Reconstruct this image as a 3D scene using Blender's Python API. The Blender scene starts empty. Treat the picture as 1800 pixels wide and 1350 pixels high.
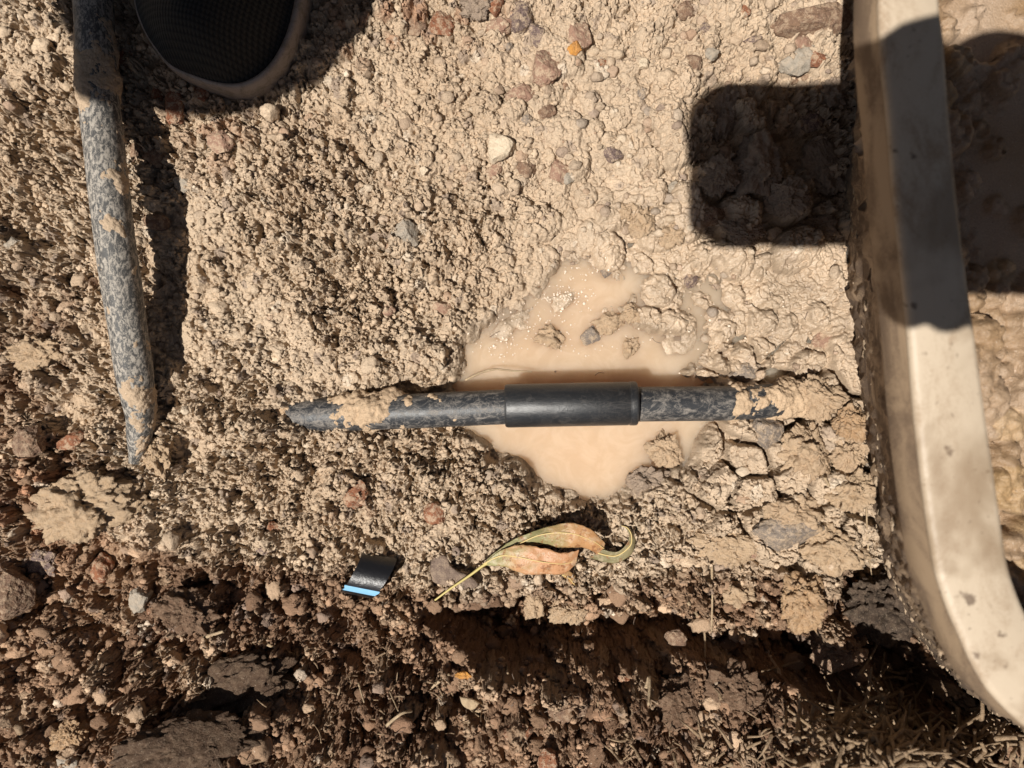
import bpy, bmesh, math, random
import numpy as np
from mathutils import Vector, Matrix, noise as mnoise

random.seed(7)
S = 0.57 / 1800.0            # metres per photo pixel on the ground plane
D = 1300.0 * S               # height of the lens over the ground
TX, TY = 0.40, 0.30          # shadow offset per unit of height
# ------------------------------------------------------------------ camera
sc = bpy.context.scene
COL = sc.collection
cd = bpy.data.cameras.new("camera"); cam = bpy.data.objects.new("camera", cd); COL.objects.link(cam)
cam.location = (0, 0, D); cam.rotation_euler = (0, 0, 0)
cd.sensor_width = 36.0; cd.lens = 36.0 * 1300 / 1800.0
cd.clip_start = 0.002; cd.clip_end = 100
cd.dof.use_dof = True; cd.dof.focus_distance = D - 0.002; cd.dof.aperture_fstop = 7.5
sc.camera = cam
# ------------------------------------------------------------------ sky and sun
elev = math.atan(1 / math.hypot(TX, TY))
az_to_sun = math.atan2(-TY, -TX)            # direction towards the sun in the xy plane
w = bpy.data.worlds.new("World"); sc.world = w; w.use_nodes = True
nt = w.node_tree; bg = nt.nodes["Background"]
sky = nt.nodes.new("ShaderNodeTexSky"); sky.sky_type = 'NISHITA'; sky.sun_disc = False
sky.sun_elevation = elev; sky.sun_rotation = math.pi / 2 - az_to_sun
tint = nt.nodes.new("ShaderNodeMix"); tint.data_type = 'RGBA'; tint.blend_type = 'MULTIPLY'; tint.inputs[0].default_value = 1.0
tint.inputs[7].default_value = (0.80, 0.70, 0.60, 1)   # warm tint that also dims the sky fill to deepen shadows
nt.links.new(sky.outputs[0], tint.inputs[6]); nt.links.new(tint.outputs[2], bg.inputs[0]); bg.inputs[1].default_value = 0.05
sl = bpy.data.lights.new("sun", 'SUN'); sl.energy = 5.0; sl.angle = math.radians(0.53); sl.color = (1, 0.955, 0.88)
so = bpy.data.objects.new("sun", sl); COL.objects.link(so)
so.rotation_euler = Vector((-TX, -TY, 1)).to_track_quat('Z', 'Y').to_euler()
sc.view_settings.view_transform = 'Standard'; sc.view_settings.look = 'None'
sc.view_settings.exposure = 0.22; sc.view_settings.gamma = 1.0
sc.cycles.max_bounces = 6; sc.cycles.diffuse_bounces = 2; sc.cycles.glossy_bounces = 3
sc.cycles.transmission_bounces = 5; sc.cycles.caustics_reflective = False; sc.cycles.caustics_refractive = False

def P(px, py, z=0.0):
    """world point of a photo pixel at height z (z negative below the plane)"""
    k = (D - z) / D
    return Vector(((px - 900) * S * k, (675 - py) * S * k, z))

# ------------------------------------------------------------------ tagging helpers
def tag(o, label=None, cat=None, group=None, kind=None):
    if label: o['label'] = label
    if cat: o['category'] = cat
    if group: o['group'] = group
    if kind: o['kind'] = kind
    return o
def empty(name, loc):
    o = bpy.data.objects.new(name, None); o.location = loc; COL.objects.link(o); return o
def link(name, me, mat=None, parent=None):
    o = bpy.data.objects.new(name, me); COL.objects.link(o)
    if mat: me.materials.append(mat)
    if parent is not None:
        o.parent = parent; o.matrix_parent_inverse = Matrix.Translation(-Vector(parent.location))
    return o
def mesh_np(name, V, F, smooth=True, attrs=None):
    me = bpy.data.meshes.new(name)
    V = np.ascontiguousarray(V, dtype=np.float32); F = np.ascontiguousarray(F, dtype=np.int32)
    n, k = F.shape
    me.vertices.add(len(V)); me.vertices.foreach_set("co", V.ravel())
    me.loops.add(n * k); me.loops.foreach_set("vertex_index", F.ravel())
    me.polygons.add(n)
    me.polygons.foreach_set("loop_start", np.arange(0, n * k, k, dtype=np.int32))
    me.polygons.foreach_set("loop_total", np.full(n, k, dtype=np.int32))
    me.polygons.foreach_set("use_smooth", np.full(n, smooth, dtype=bool))
    for an, (ty, arr) in (attrs or {}).items():
        a = me.attributes.new(an, ty, 'POINT')
        a.data.foreach_set("color" if ty == 'FLOAT_COLOR' else "value", np.ascontiguousarray(arr, dtype=np.float32).ravel())
    me.update(calc_edges=True)
    return me

# ------------------------------------------------------------------ numpy noise
rs = np.random.RandomState(11)
TG = rs.rand(8, 256, 256).astype(np.float32)
def lat(ix, iy, seed):
    return TG[seed % 8][(ix + seed * 37) & 255, (iy + seed * 91) & 255]
def vnoise(x, y, seed):
    ix = np.floor(x).astype(np.int32); iy = np.floor(y).astype(np.int32)
    fx = x - ix; fy = y - iy
    fx = fx * fx * fx * (fx * (fx * 6 - 15) + 10); fy = fy * fy * fy * (fy * (fy * 6 - 15) + 10)
    a = lat(ix, iy, seed); b = lat(ix + 1, iy, seed); c = lat(ix, iy + 1, seed); d = lat(ix + 1, iy + 1, seed)
    return ((a + (b - a) * fx) * (1 - fy) + (c + (d - c) * fx) * fy) * 2 - 1
def fbm(x, y, size, octv, seed, gain=0.5):
    out = 0; amp = 1.0; tot = 0; f = 1.0 / size
    for i in range(octv):
        c, s_ = math.cos(0.6 * i + seed), math.sin(0.6 * i + seed)
        out = out + amp * vnoise((x * c - y * s_) * f + 13.7 * i, (x * s_ + y * c) * f + 5.1 * i, seed + i)
        tot += amp; amp *= gain; f *= 2.03
    return out / tot
def bumps(x, y, cell, seed, rmin=0.4, rmax=0.85, hj=0.5, dens=1.0, idout=False, flat=2.0):
    """union of rounded grains scattered one per cell; returns height in metres"""
    u = x / cell; v = y / cell
    ix = np.floor(u).astype(np.int32); iy = np.floor(v).astype(np.int32)
    best = np.full(u.shape, -0.25, dtype=np.float32); ident = np.zeros_like(best)
    for dx in (-1, 0, 1):
        for dy in (-1, 0, 1):
            jx, jy = ix + dx, iy + dy
            cx = jx + lat(jx, jy, seed); cy = jy + lat(jx, jy, seed + 1)
            r = rmin + (rmax - rmin) * lat(jx, jy, seed + 2) ** 1.5
            a = lat(jx, jy, seed + 3) * 3.14; e = 0.65 + 0.35 * lat(jx, jy, seed + 4)
            ca, sa = np.cos(a), np.sin(a)
            ddx = u - cx; ddy = v - cy
            q = ((ddx * ca + ddy * sa) ** 2 + ((ddy * ca - ddx * sa) / e) ** 2) / (r * r)
            on = (q < 1) & (lat(jx, jy, seed + 5) < dens)
            h = np.where(on, (1 - np.minimum(q, 1) ** flat) ** 0.5 * r * e + hj * (lat(jx, jy, seed + 6) - 0.5), -0.25)
            m = h > best
            best = np.where(m, h, best)
            if idout: ident = np.where(m, lat(jx, jy, seed + 7), ident)
    return (best * cell, ident) if idout else best * cell
def cracks(x, y, cell, seed):
    u = x / cell; v = y / cell
    ix = np.floor(u).astype(np.int32); iy = np.floor(v).astype(np.int32)
    f1 = np.full(u.shape, 9.0, dtype=np.float32); f2 = f1.copy(); idn = np.zeros_like(f1)
    for dx in (-1, 0, 1):
        for dy in (-1, 0, 1):
            jx, jy = ix + dx, iy + dy
            d = np.hypot(jx + lat(jx, jy, seed) - u, jy + lat(jx, jy, seed + 1) - v)
            nw = d < f1
            f2 = np.where(nw, f1, np.minimum(f2, d)); idn = np.where(nw, lat(jx, jy, seed + 2), idn)
            f1 = np.where(nw, d, f1)
    return (f2 - f1), idn
def ss(a, b, x):
    t = np.clip((x - a) / (b - a), 0, 1); return t * t * (3 - 2 * t)
def G(U, V, u0, v0, ru, rv, ang=0, p=1.0):
    c, s_ = math.cos(math.radians(ang)), math.sin(math.radians(ang))
    a = ((U - u0) * c + (V - v0) * s_) / ru; b = ((V - v0) * c - (U - u0) * s_) / rv
    return np.exp(-(a * a + b * b) ** p)
def sdpoly(U, V, pts):
    best = np.full(U.shape, 1e9, dtype=np.float32); ins = np.zeros(U.shape, bool)
    n = len(pts)
    for i in range(n):
        ax, ay = pts[i]; bx, by = pts[(i + 1) % n]
        ex, ey = bx - ax, by - ay
        t = np.clip(((U - ax) * ex + (V - ay) * ey) / (ex * ex + ey * ey), 0, 1)
        best = np.minimum(best, (U - ax - ex * t) ** 2 + (V - ay - ey * t) ** 2)
        c = (ay > V) != (by > V)
        with np.errstate(divide='ignore', invalid='ignore'):
            xi = ex * (V - ay) / (ey if ey != 0 else 1e-9) + ax
        ins ^= c & (U < xi)
    d = np.sqrt(best); return np.where(ins, -d, d)

WZ = -0.013                  # water level
MM = 0.001
POND = [(812, 612), (840, 575), (900, 540), (945, 522), (975, 478), (1020, 466), (1062, 496), (1112, 474), (1120, 505),
        (1098, 540), (1130, 575), (1190, 585), (1235, 592), (1225, 630), (1190, 655), (1225, 690), (1240, 745), (1222, 800),
        (1170, 826), (1110, 850), (1075, 874), (1000, 868), (955, 850), (925, 812), (880, 800), (838, 775), (815, 735), (800, 690), (806, 650)]
TRENCH = [(738, 1082), (775, 1066), (850, 1060), (1000, 1058), (1110, 1066), (1250, 1086), (1400, 1118), (1500, 1150), (1545, 1215), (1490, 1240), (1420, 1212), (1330, 1172), (1230, 1172), (1120, 1192), (1030, 1196), (940, 1188), (860, 1176), (800, 1150), (755, 1120)]
BASE_L = [(1560, -900), (1545, -300), (1535, 0), (1528, 120), (1518, 250), (1510, 350), (1512, 450), (1522, 600), (1532, 720), (1548, 820),
          (1560, 900), (1572, 980), (1592, 1045), (1625, 1110), (1672, 1170), (1735, 1235), (1830, 1300), (2000, 1350)]

def terrain(x, y):
    """height and surface attributes at world x, y"""
    x = x.astype(np.float32); y = y.astype(np.float32)
    U = x / S + 900; V = 675 - y / S
    wx = fbm(x, y, 0.030, 3, 3) * 0.006; wy = fbm(x, y, 0.030, 3, 9) * 0.006
    sx = x + wx * 0.25 + fbm(x, y, 0.004, 2, 21) * 0.0009; sy = y + wy * 0.25 + fbm(x, y, 0.004, 2, 25) * 0.0009
    Uw = U + wx / S * 0.8 + fbm(x, y, 0.008, 3, 31) * 9; Vw = V + wy / S * 0.8 + fbm(x, y, 0.008, 3, 35) * 9
    far = ss(0.30, 0.8, np.hypot(x, y))
    pond = sdpoly(Uw, Vw, POND)
    # --- region masks
    low = ss(900, 1075, V + 70 * ss(700, 150, U) + 60 * fbm(x, y, 0.05, 3, 41) - 25 * ss(650, 800, U))      # dark loose soil at the bottom
    leftd = ss(240, 40, U) * ss(250, 600, V) * 0.62
    organic = np.clip(np.maximum(low, leftd + 0.5 * fbm(x, y, 0.03, 3, 45) * ss(420, 200, U)), 0, 1)
    organic = organic * (0.9 + 0.1 * far)
    wet = np.clip(G(U, V, 1260, 580, 330, 230, 0, 1.6) * 1.15 + 0.45 * G(U, V, 1180, 240, 380, 330, 0, 1.5), 0, 1)
    wet = np.maximum(wet, ss(45, 0, pond) * 0.95) * (1 - low)
    clod = G(U, V, 1400, 800, 210, 215, -18, 2.2)
    pshade = G(U, V, 1365, 290, 165, 165, 0, 2.0)
    sand = G(U, V, 900, 200, 330, 290, 0, 1.8)
    # --- broad shape
    base = 0.0025 * fbm(x, y, 0.12, 3, 50)
    base = base + 0.004 * ss(500, 150, V)
    base = base + 0.006 * clod + 0.003 * G(U, V, 640, 800, 260, 60, 0, 1)
    base = base - 0.006 * G(U, V, 285, 430, 45, 260, -4, 1.5)
    wpx = 32 + 190 * ss(660, 560, V) * ss(800, 900, U) + 120 * ss(1180, 1330, U) * ss(720, 620, V)
    rise = ss(-2, 1, pond / wpx) * 0 + np.clip(pond / wpx, 0, 1) ** 0.75
    h = WZ + (base - WZ) * rise
    h = np.where(pond < 0, WZ - np.minimum(0.014, -pond * S * 1.3), h)
    # puddle film right of the pond
    film = G(U, V, 1325, 600, 70, 45, 60, 1.5) + 0.8 * G(U, V, 1240, 560, 50, 60, 0, 1.5)
    h = h * (1 - 0.8 * np.clip(film, 0, 1)) + (WZ + 0.0006) * 0.8 * np.clip(film, 0, 1)
    rg = np.clip(G(U, V, 965, 533, 75, 17, -22, 1.5) + G(U, V, 915, 568, 92, 30, -26, 1.6) * .85 + 1.0 * G(U, V, 1190, 605, 66, 40, 0, 1.6) + 0.9 * G(U, V, 1085, 545, 40, 26, -20, 1.5), 0, 1)
    h = np.maximum(h, WZ - 0.004 + rg * (0.0046 + 0.0030 * fbm(x, y, 0.009, 4, 57)))
    # groove above and below the pipe
    ax_v = 731 - 0.029 * (U - 500)
    gl = ss(430, 560, U) * ss(1440, 1380, U)
    h = h - 0.010 * gl * np.exp(-((Vw - (ax_v - 38 + 16 * ss(700, 520, U))) / 15.0) ** 4) * (pond > -5)
    h = h - 0.007 * gl * np.exp(-((Vw - (ax_v + 8)) / 30.0) ** 4) * ss(560, 680, U) * (pond > -5)
    h = h + 0.012 * G(U, V, 450, 737, 55, 32) + 0.007 * G(U, V, 510, 757, 62, 13) + 0.007 * G(U, V, 515, 706, 62, 11)
    # mould gap by the tub
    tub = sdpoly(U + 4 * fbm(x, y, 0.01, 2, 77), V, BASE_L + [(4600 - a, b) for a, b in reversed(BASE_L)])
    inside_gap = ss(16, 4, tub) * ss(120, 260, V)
    # trench and rear mound
    trp = sdpoly(U + 40 * fbm(x, y, 0.02, 4, 60) , V + 34 * fbm(x, y, 0.018, 4, 61), TRENCH)
    trench = ss(6, -42, trp) * (1 - 0.45 * ss(1220, 1300, U) * ss(1480, 1400, U))
    mound = ss(1080, 1400, V) * (0.45 + 0.55 * ss(300, 1000, U))
    h = h - 0.048 * trench * (0.75 + 0.25 * ss(760, 900, U))
    h = h + 0.028 * mound + 0.014 * ss(1250, 1600, V) + 0.004 * ss(60, 0, trp) * ss(1120, 1180, V)
    h = h + 0.042 * G(U, V, 1500, 1340, 190, 85, 15, 1.5) - 0.024 * G(U, V, 1560, 1060, 75, 60, 0, 2)
    h = h - 0.055 * G(U, V, 1620, 1210, 100, 70, 30, 2.0) - 0.026 * G(U, V, 1440, 1190, 120, 45, 35, 1.5)
    h = h - 0.014 * G(U, V, 330, 790, 34, 40, 0, 2) - 0.010 * G(U, V, 110, 720, 50, 30, 20, 2)
    # big shaded faces of clods low in the picture
    h = h + 0.020 * G(U, V, 440, 1262, 110, 52, -25, 2.5) + 0.020 * G(U, V, 330, 1345, 150, 45, -12, 2.5) - 0.012 * G(U, V, 470, 1190, 90, 22, -30, 1.5)
    h = h - 0.012 * G(U, V, 90, 960, 70, 25, 0, 1.5) - 0.012 * G(U, V, 160, 1110, 60, 28, 10, 1.5) + 0.008 * G(U, V, 165, 1170, 60, 50)
    h = h - 0.016 * G(U, V, 1395, 262, 34, 26, 30, 1.5) - 0.008 * G(U, V, 1240, 190, 30, 30) - 0.010 * G(U, V, 1480, 330, 30, 60) * 1
    dens_low = organic
    # --- detail
    dry = np.clip(1 - wet * 1.25, 0, 1) * (1 - 0.8 * clod)
    crumb = np.clip(0.22 + 0.95 * dry - 0.5 * sand, 0.1, 1.1)
    crumb = np.clip(crumb * (0.85 + 1.35 * fbm(x, y, 0.045, 4, 70, .6)) , 0.10, 1.25)
    und = ss(-6, 10, pond)
    L1, id1 = bumps(sx, sy, 0.0105, 100, 0.35, 0.8, 0.5, 0.75, True)
    L2, id2 = bumps(sx + 0.3, sy, 0.0048, 110, 0.4, 0.85, 0.7, 0.85, True)
    L3 = bumps(sx, sy + 0.7, 0.0026, 120, 0.4, 0.9, 0.9, 0.9)
    L4 = bumps(x + wx * .2, y + 0.9, 0.00145, 130, 0.45, 0.9, 0.8, 0.95)
    h = h + und * (0.85 * L1 * (0.18 + 0.50 * crumb + 0.30 * organic + 0.5 * pshade)
                   + 0.75 * L2 * (0.14 + 0.50 * crumb)
                   + 0.62 * L3 * (0.10 + 0.55 * crumb) + 0.75 * L4 * (0.1 + 0.6 * crumb))
    tb = np.abs(fbm(sx, sy, 0.0052, 4, 145, 0.6))
    tc_ = np.abs(fbm(sx, sy, 0.0135, 4, 148, 0.55))
    h = h - und * 0.0060 * np.minimum(crumb, 1) * np.maximum(0, 0.13 - tc_) / 0.13 * ss(-.35, .25, fbm(x, y, 0.05, 2, 149))
    h = h - und * 0.0042 * crumb * np.maximum(0, 0.20 - tb) / 0.20 + und * 0.0013 * (0.3 + crumb) * fbm(x, y, 0.0016, 3, 147, 0.6)
    bf = fbm(x, y, 0.020, 5, 140, 0.55)
    h = h + und * (0.0052 * crumb + 0.0016 + 0.007 * organic) * bf + und * organic * 0.009 * fbm(x, y, 0.055, 3, 143)
    ck3, cid3 = cracks(x + wx * 1.3 + 3, y + wy * 1.3, 0.031, 195)
    h = h + und * np.clip(organic * 0.9 + 0.35 * dry * (1 - sand) * ss(-.2, .5, fbm(x, y, 0.09, 2, 196)), 0, 1) * (-0.0075 * ss(0.13, 0.0, ck3) + 0.006 * (cid3 - 0.5))
    h = h + und * wet * (0.0016 * fbm(sx, sy, 0.010, 3, 150) + 0.0011 * fbm(sx, sy, 0.0028, 4, 152, .6) - 0.0016 * np.maximum(0, 0.12 - np.abs(fbm(sx, sy, 0.009, 3, 154))) / 0.12)
    L5 = bumps(sx * 1.0 + 2, sy, 0.019, 160, 0.35, 0.75, 0.3, 0.8, flat=1.4)
    h = h + und * L5 * (0.30 * wet + 0.40 * organic + 0.75 * pshade + 0.2)
    # deeper pits
    pit = ss(0.42, 0.8, fbm(x, y, 0.011, 3, 170)) * dry
    h = h - 0.0060 * pit * und * (0.8 + 0.5 * organic)
    # cracked clods at the right
    ck, cid = cracks(x + wx * 0.8, y + wy * 0.8, 0.0235, 180)
    h = h + clod * (-0.0125 * ss(0.17, 0.03, ck) + 0.007 * (cid - 0.4) + 0.003 * ss(0.0, 0.35, ck)) * und
    ck2, cid2 = cracks(x + wx * 0.9 + 1, y + wy * 0.9, 0.013, 190)
    h = h + np.clip(organic * 0.4 + 0.18 * wet + 0.25 * pshade, 0, 1) * (-0.004 * ss(0.16, 0.02, ck2) + 0.004 * (cid2 - 0.5)) * und
    h = h * (1 - inside_gap) + (-0.022) * inside_gap
    # keep dry banks above the water
    h = np.where((pond > 14) & (wet < 0.55) & (trench < 0.01) & (V < 1000), np.maximum(h, WZ + 0.0015 + 0.3 * (h - WZ)), h)
    # --- albedo
    n1 = fbm(x, y, 0.05, 4, 200)[..., None]; n2 = fbm(x, y, 0.006, 3, 205)[..., None]
    sandc = np.array([0.525, 0.408, 0.295]); sandc2 = np.array([0.47, 0.350, 0.243])
    wetc = np.array([0.455, 0.345, 0.243])
    darkc = np.array([0.17, 0.100, 0.064]); dark2 = np.array([0.31, 0.200, 0.128]); redc = np.array([0.33, 0.165, 0.095])
    t = np.clip(0.5 + n1 * 0.9, 0, 1)
    c = sandc * (1 - t) + sandc2 * t
    c = c * (1 - wet[..., None] * 0.9) + wetc * wet[..., None] * 0.9
    oo = ss(0.35, 0.75, organic + 0.30 * fbm(x, y, 0.012, 4, 210))[..., None]
    dk = darkc * (1 - t) + dark2 * t
    topc = ss(0.55, 0.75, id1 + 0.25 * fbm(x, y, 0.02, 2, 214))[..., None] * 0.55
    dk = dk * (1 - topc) + np.array([0.47, 0.345, 0.235]) * topc
    c = c * (1 - oo) + dk * oo
    rd = np.clip(G(U, V, 80, 880, 130, 130) + G(U, V, 390, 250, 60, 60) * .6 + G(U, V, 640, 60, 60, 60) * .9 + G(U, V, 780, 40, 110, 45) * .8 + G(U, V, 620, 880, 60, 60) * .5
                 + G(U, V, 1000, 1330, 110, 60) * .7, 0, 1)
    rd = (rd * ss(0.45, 0.62, id1 * 0.5 + 0.5 * (fbm(x, y, 0.012, 3, 220) * .5 + .5)) * 0.9)[..., None]
    c = c * (1 - rd) + redc * rd
    pb = ((id2 > 0.93) & (L2 > 0.001)).astype(np.float32)[..., None] * (1 - 0.7 * wet[..., None])
    c = c * (1 - pb * 0.6) + np.array([0.25, 0.19, 0.155]) * pb * 0.6
    pb = ((id2 < 0.03) & (L2 > 0.001)).astype(np.float32)[..., None]
    c = c * (1 - pb * 0.6) + np.array([0.62, 0.52, 0.41]) * pb * 0.6
    c = c * (1 + 0.10 * n2 + 0.22 * wet[..., None] * fbm(x, y, 0.018, 4, 230)[..., None])
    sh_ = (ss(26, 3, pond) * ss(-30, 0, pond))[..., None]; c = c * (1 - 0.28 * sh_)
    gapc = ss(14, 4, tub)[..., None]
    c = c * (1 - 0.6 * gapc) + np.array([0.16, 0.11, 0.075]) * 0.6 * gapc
    return h.astype(np.float32), c.astype(np.float32), wet.astype(np.float32), organic.astype(np.float32), pond

def axis(a, fine, step, big):
    v = [0.0]; d = step; x = 0
    while x < fine: x += step; v.append(x)
    while x < big: d *= 1.16; x += d; v.append(x)
    v = np.array(v); return np.concatenate([-v[:0:-1], v])
gx = axis(0, 0.298, 0.00043, 4.0); gy = axis(0, 0.245, 0.00043, 4.0)
XX, YY = np.meshgrid(gx, gy)
HH, CC, WW, OO, PP = terrain(XX, YY)
ny, nx = XX.shape
fin = (np.abs(XX) < 0.31) & (np.abs(YY) < 0.26) & (PP > 0)
qa, qb = (XX + 1.7 * HH).astype(np.float32), (YY - 1.9 * HH).astype(np.float32)
amp_ = fin * (1 - 0.75 * WW)
X3 = XX + amp_ * (0.00075 * fbm(qa, qb, 0.0024, 3, 501, 0.6) + 0.0012 * fbm(qa, qb, 0.007, 2, 505))
Y3 = YY + amp_ * (0.00075 * fbm(qa, qb, 0.0024, 3, 511, 0.6) + 0.0012 * fbm(qa, qb, 0.007, 2, 515))
idx = np.arange(nx * ny, dtype=np.int32).reshape(ny, nx)
FF = np.stack([idx[:-1, :-1], idx[:-1, 1:], idx[1:, 1:], idx[1:, :-1]], -1).reshape(-1, 4)
def rgba(c):
    c = c.reshape(-1, 3); return np.concatenate([np.clip(c, 0.01, 1), np.ones((len(c), 1), np.float32)], 1)
def hz(x, y):
    i = min(max(int(np.searchsorted(gy, y)), 0), ny - 1); j = min(max(int(np.searchsorted(gx, x)), 0), nx - 1)
    return float(HH[i, j])

# ------------------------------------------------------------------ materials
def newmat(name):
    m = bpy.data.materials.new(name); m.use_nodes = True
    return m, m.node_tree, m.node_tree.nodes["Principled BSDF"]
def nd(nt, t, **kw):
    n = nt.nodes.new(t)
    for k, v in kw.items():
        if k in n.inputs: n.inputs[k].default_value = v
        else: setattr(n, k, v)
    return n
def math_(nt, op, a, b=None, c=None):
    n = nt.nodes.new("ShaderNodeMath"); n.operation = op
    for i, q in enumerate((a, b, c)):
        if q is None: continue
        if isinstance(q, (int, float)): n.inputs[i].default_value = q
        else: nt.links.new(q, n.inputs[i])
    return n.outputs[0]
def mixc(nt, f, a, b, mode='MIX'):
    n = nt.nodes.new("ShaderNodeMix"); n.data_type = 'RGBA'; n.blend_type = mode
    for s_, q in (('Factor', f), ('A', a), ('B', b)):
        i = [z for z in n.inputs if z.name == s_ and (z.type == 'RGBA' or (s_ == 'Factor' and z.type == 'VALUE'))][0]
        if isinstance(q, (int, float)): i.default_value = q
        elif isinstance(q, tuple): i.default_value = (*q, 1)
        else: nt.links.new(q, i)
    return [z for z in n.outputs if z.type == 'RGBA'][0]
def noise_n(nt, scale, detail=4, rough=0.6, vec=None, dist=0.0):
    n = nt.nodes.new("ShaderNodeTexNoise"); n.inputs['Scale'].default_value = scale
    n.inputs['Detail'].default_value = detail; n.inputs['Roughness'].default_value = rough; n.inputs['Distortion'].default_value = dist
    if vec is None:
        tc = nt.nodes.new("ShaderNodeNewGeometry"); vec = tc.outputs['Position']
    nt.links.new(vec, n.inputs['Vector']); return n.outputs['Fac']
def ramp(nt, f, lo, hi):
    n = nt.nodes.new("ShaderNodeMapRange"); n.inputs['From Min'].default_value = lo; n.inputs['From Max'].default_value = hi
    n.interpolation_type = 'SMOOTHSTEP'; nt.links.new(f, n.inputs['Value']); return n.outputs[0]
def bump(nt, h, dist, strength=1.0, nrm=None):
    b = nt.nodes.new("ShaderNodeBump"); b.inputs['Distance'].default_value = dist; b.inputs['Strength'].default_value = strength
    nt.links.new(h, b.inputs['Height'])
    if nrm is not None: nt.links.new(nrm, b.inputs['Normal'])
    return b.outputs[0]

def soil_material():
    m, nt, b = newmat("soil")
    a = nd(nt, "ShaderNodeAttribute", attribute_name="albedo"); wv = nd(nt, "ShaderNodeAttribute", attribute_name="wet")
    grain = noise_n(nt, 1100, 3, 0.7); spk = noise_n(nt, 900, 2, 0.5)
    f = math_(nt, 'MULTIPLY_ADD', grain, 0.9, 0.56)
    vm = nt.nodes.new("ShaderNodeVectorMath"); vm.operation = 'SCALE'
    nt.links.new(a.outputs['Color'], vm.inputs[0]); nt.links.new(f, vm.inputs['Scale'])
    dots = ramp(nt, spk, 0.70, 0.74); c1 = mixc(nt, math_(nt, 'MULTIPLY', dots, 0.6), vm.outputs[0], (0.72, 0.62, 0.5))
    dk = ramp(nt, noise_n(nt, 620, 2, 0.5), 0.70, 0.75); c2 = mixc(nt, math_(nt, 'MULTIPLY', dk, 0.5), c1, (0.13, 0.085, 0.06))
    nt.links.new(c2, b.inputs['Base Color'])
    r = nt.nodes.new("ShaderNodeMapRange"); r.inputs['To Min'].default_value = 0.97; r.inputs['To Max'].default_value = 0.33
    nt.links.new(wv.outputs['Fac'], r.inputs['Value']); nt.links.new(r.outputs[0], b.inputs['Roughness'])
    sp = nt.nodes.new("ShaderNodeMapRange"); sp.inputs['To Min'].default_value = 0.12; sp.inputs['To Max'].default_value = 0.6
    nt.links.new(wv.outputs['Fac'], sp.inputs['Value']); nt.links.new(sp.outputs[0], b.inputs['Specular IOR Level'])
    hsum = math_(nt, 'ADD', math_(nt, 'MULTIPLY', grain, 0.6), noise_n(nt, 480, 4, 0.65))
    amp = math_(nt, 'MULTIPLY_ADD', wv.outputs['Fac'], -0.25, 1.0)
    nt.links.new(bump(nt, math_(nt, 'MULTIPLY', hsum, amp), 0.0009, 1.0), b.inputs['Normal'])
    return m
SOIL = soil_material()

def rock_mat(name, c1, c2, rough=0.9, dust=0.5, spec=0.2, bmp=0.0007):
    m, nt, b = newmat(name)
    geo = nd(nt, "ShaderNodeTexCoord")
    n = noise_n(nt, 260, 5, 0.65, geo.outputs['Object']); c = mixc(nt, ramp(nt, n, 0.3, 0.7), c1, c2)
    g = noise_n(nt, 1500, 3, 0.7, geo.outputs['Object'])
    c = mixc(nt, math_(nt, 'MULTIPLY', ramp(nt, math_(nt, 'ADD', math_(nt, 'MULTIPLY', g, 0.4), math_(nt, 'MULTIPLY', noise_n(nt, 330, 3, 0.6), 0.6)), 0.46, 0.58), dust), c, (0.52, 0.39, 0.27))
    c = mixc(nt, math_(nt, 'MULTIPLY', ramp(nt, g, 0.62, 0.7), 0.5), c, (0.6, 0.5, 0.4))
    nt.links.new(c, b.inputs['Base Color']); b.inputs['Roughness'].default_value = rough; b.inputs['Specular IOR Level'].default_value = spec
    h = math_(nt, 'ADD', math_(nt, 'ADD', g, noise_n(nt, 480, 4, 0.7, geo.outputs['Object'])), math_(nt, 'MULTIPLY', n, 0.8))
    nt.links.new(bump(nt, h, bmp), b.inputs['Normal'])
    return m
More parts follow.
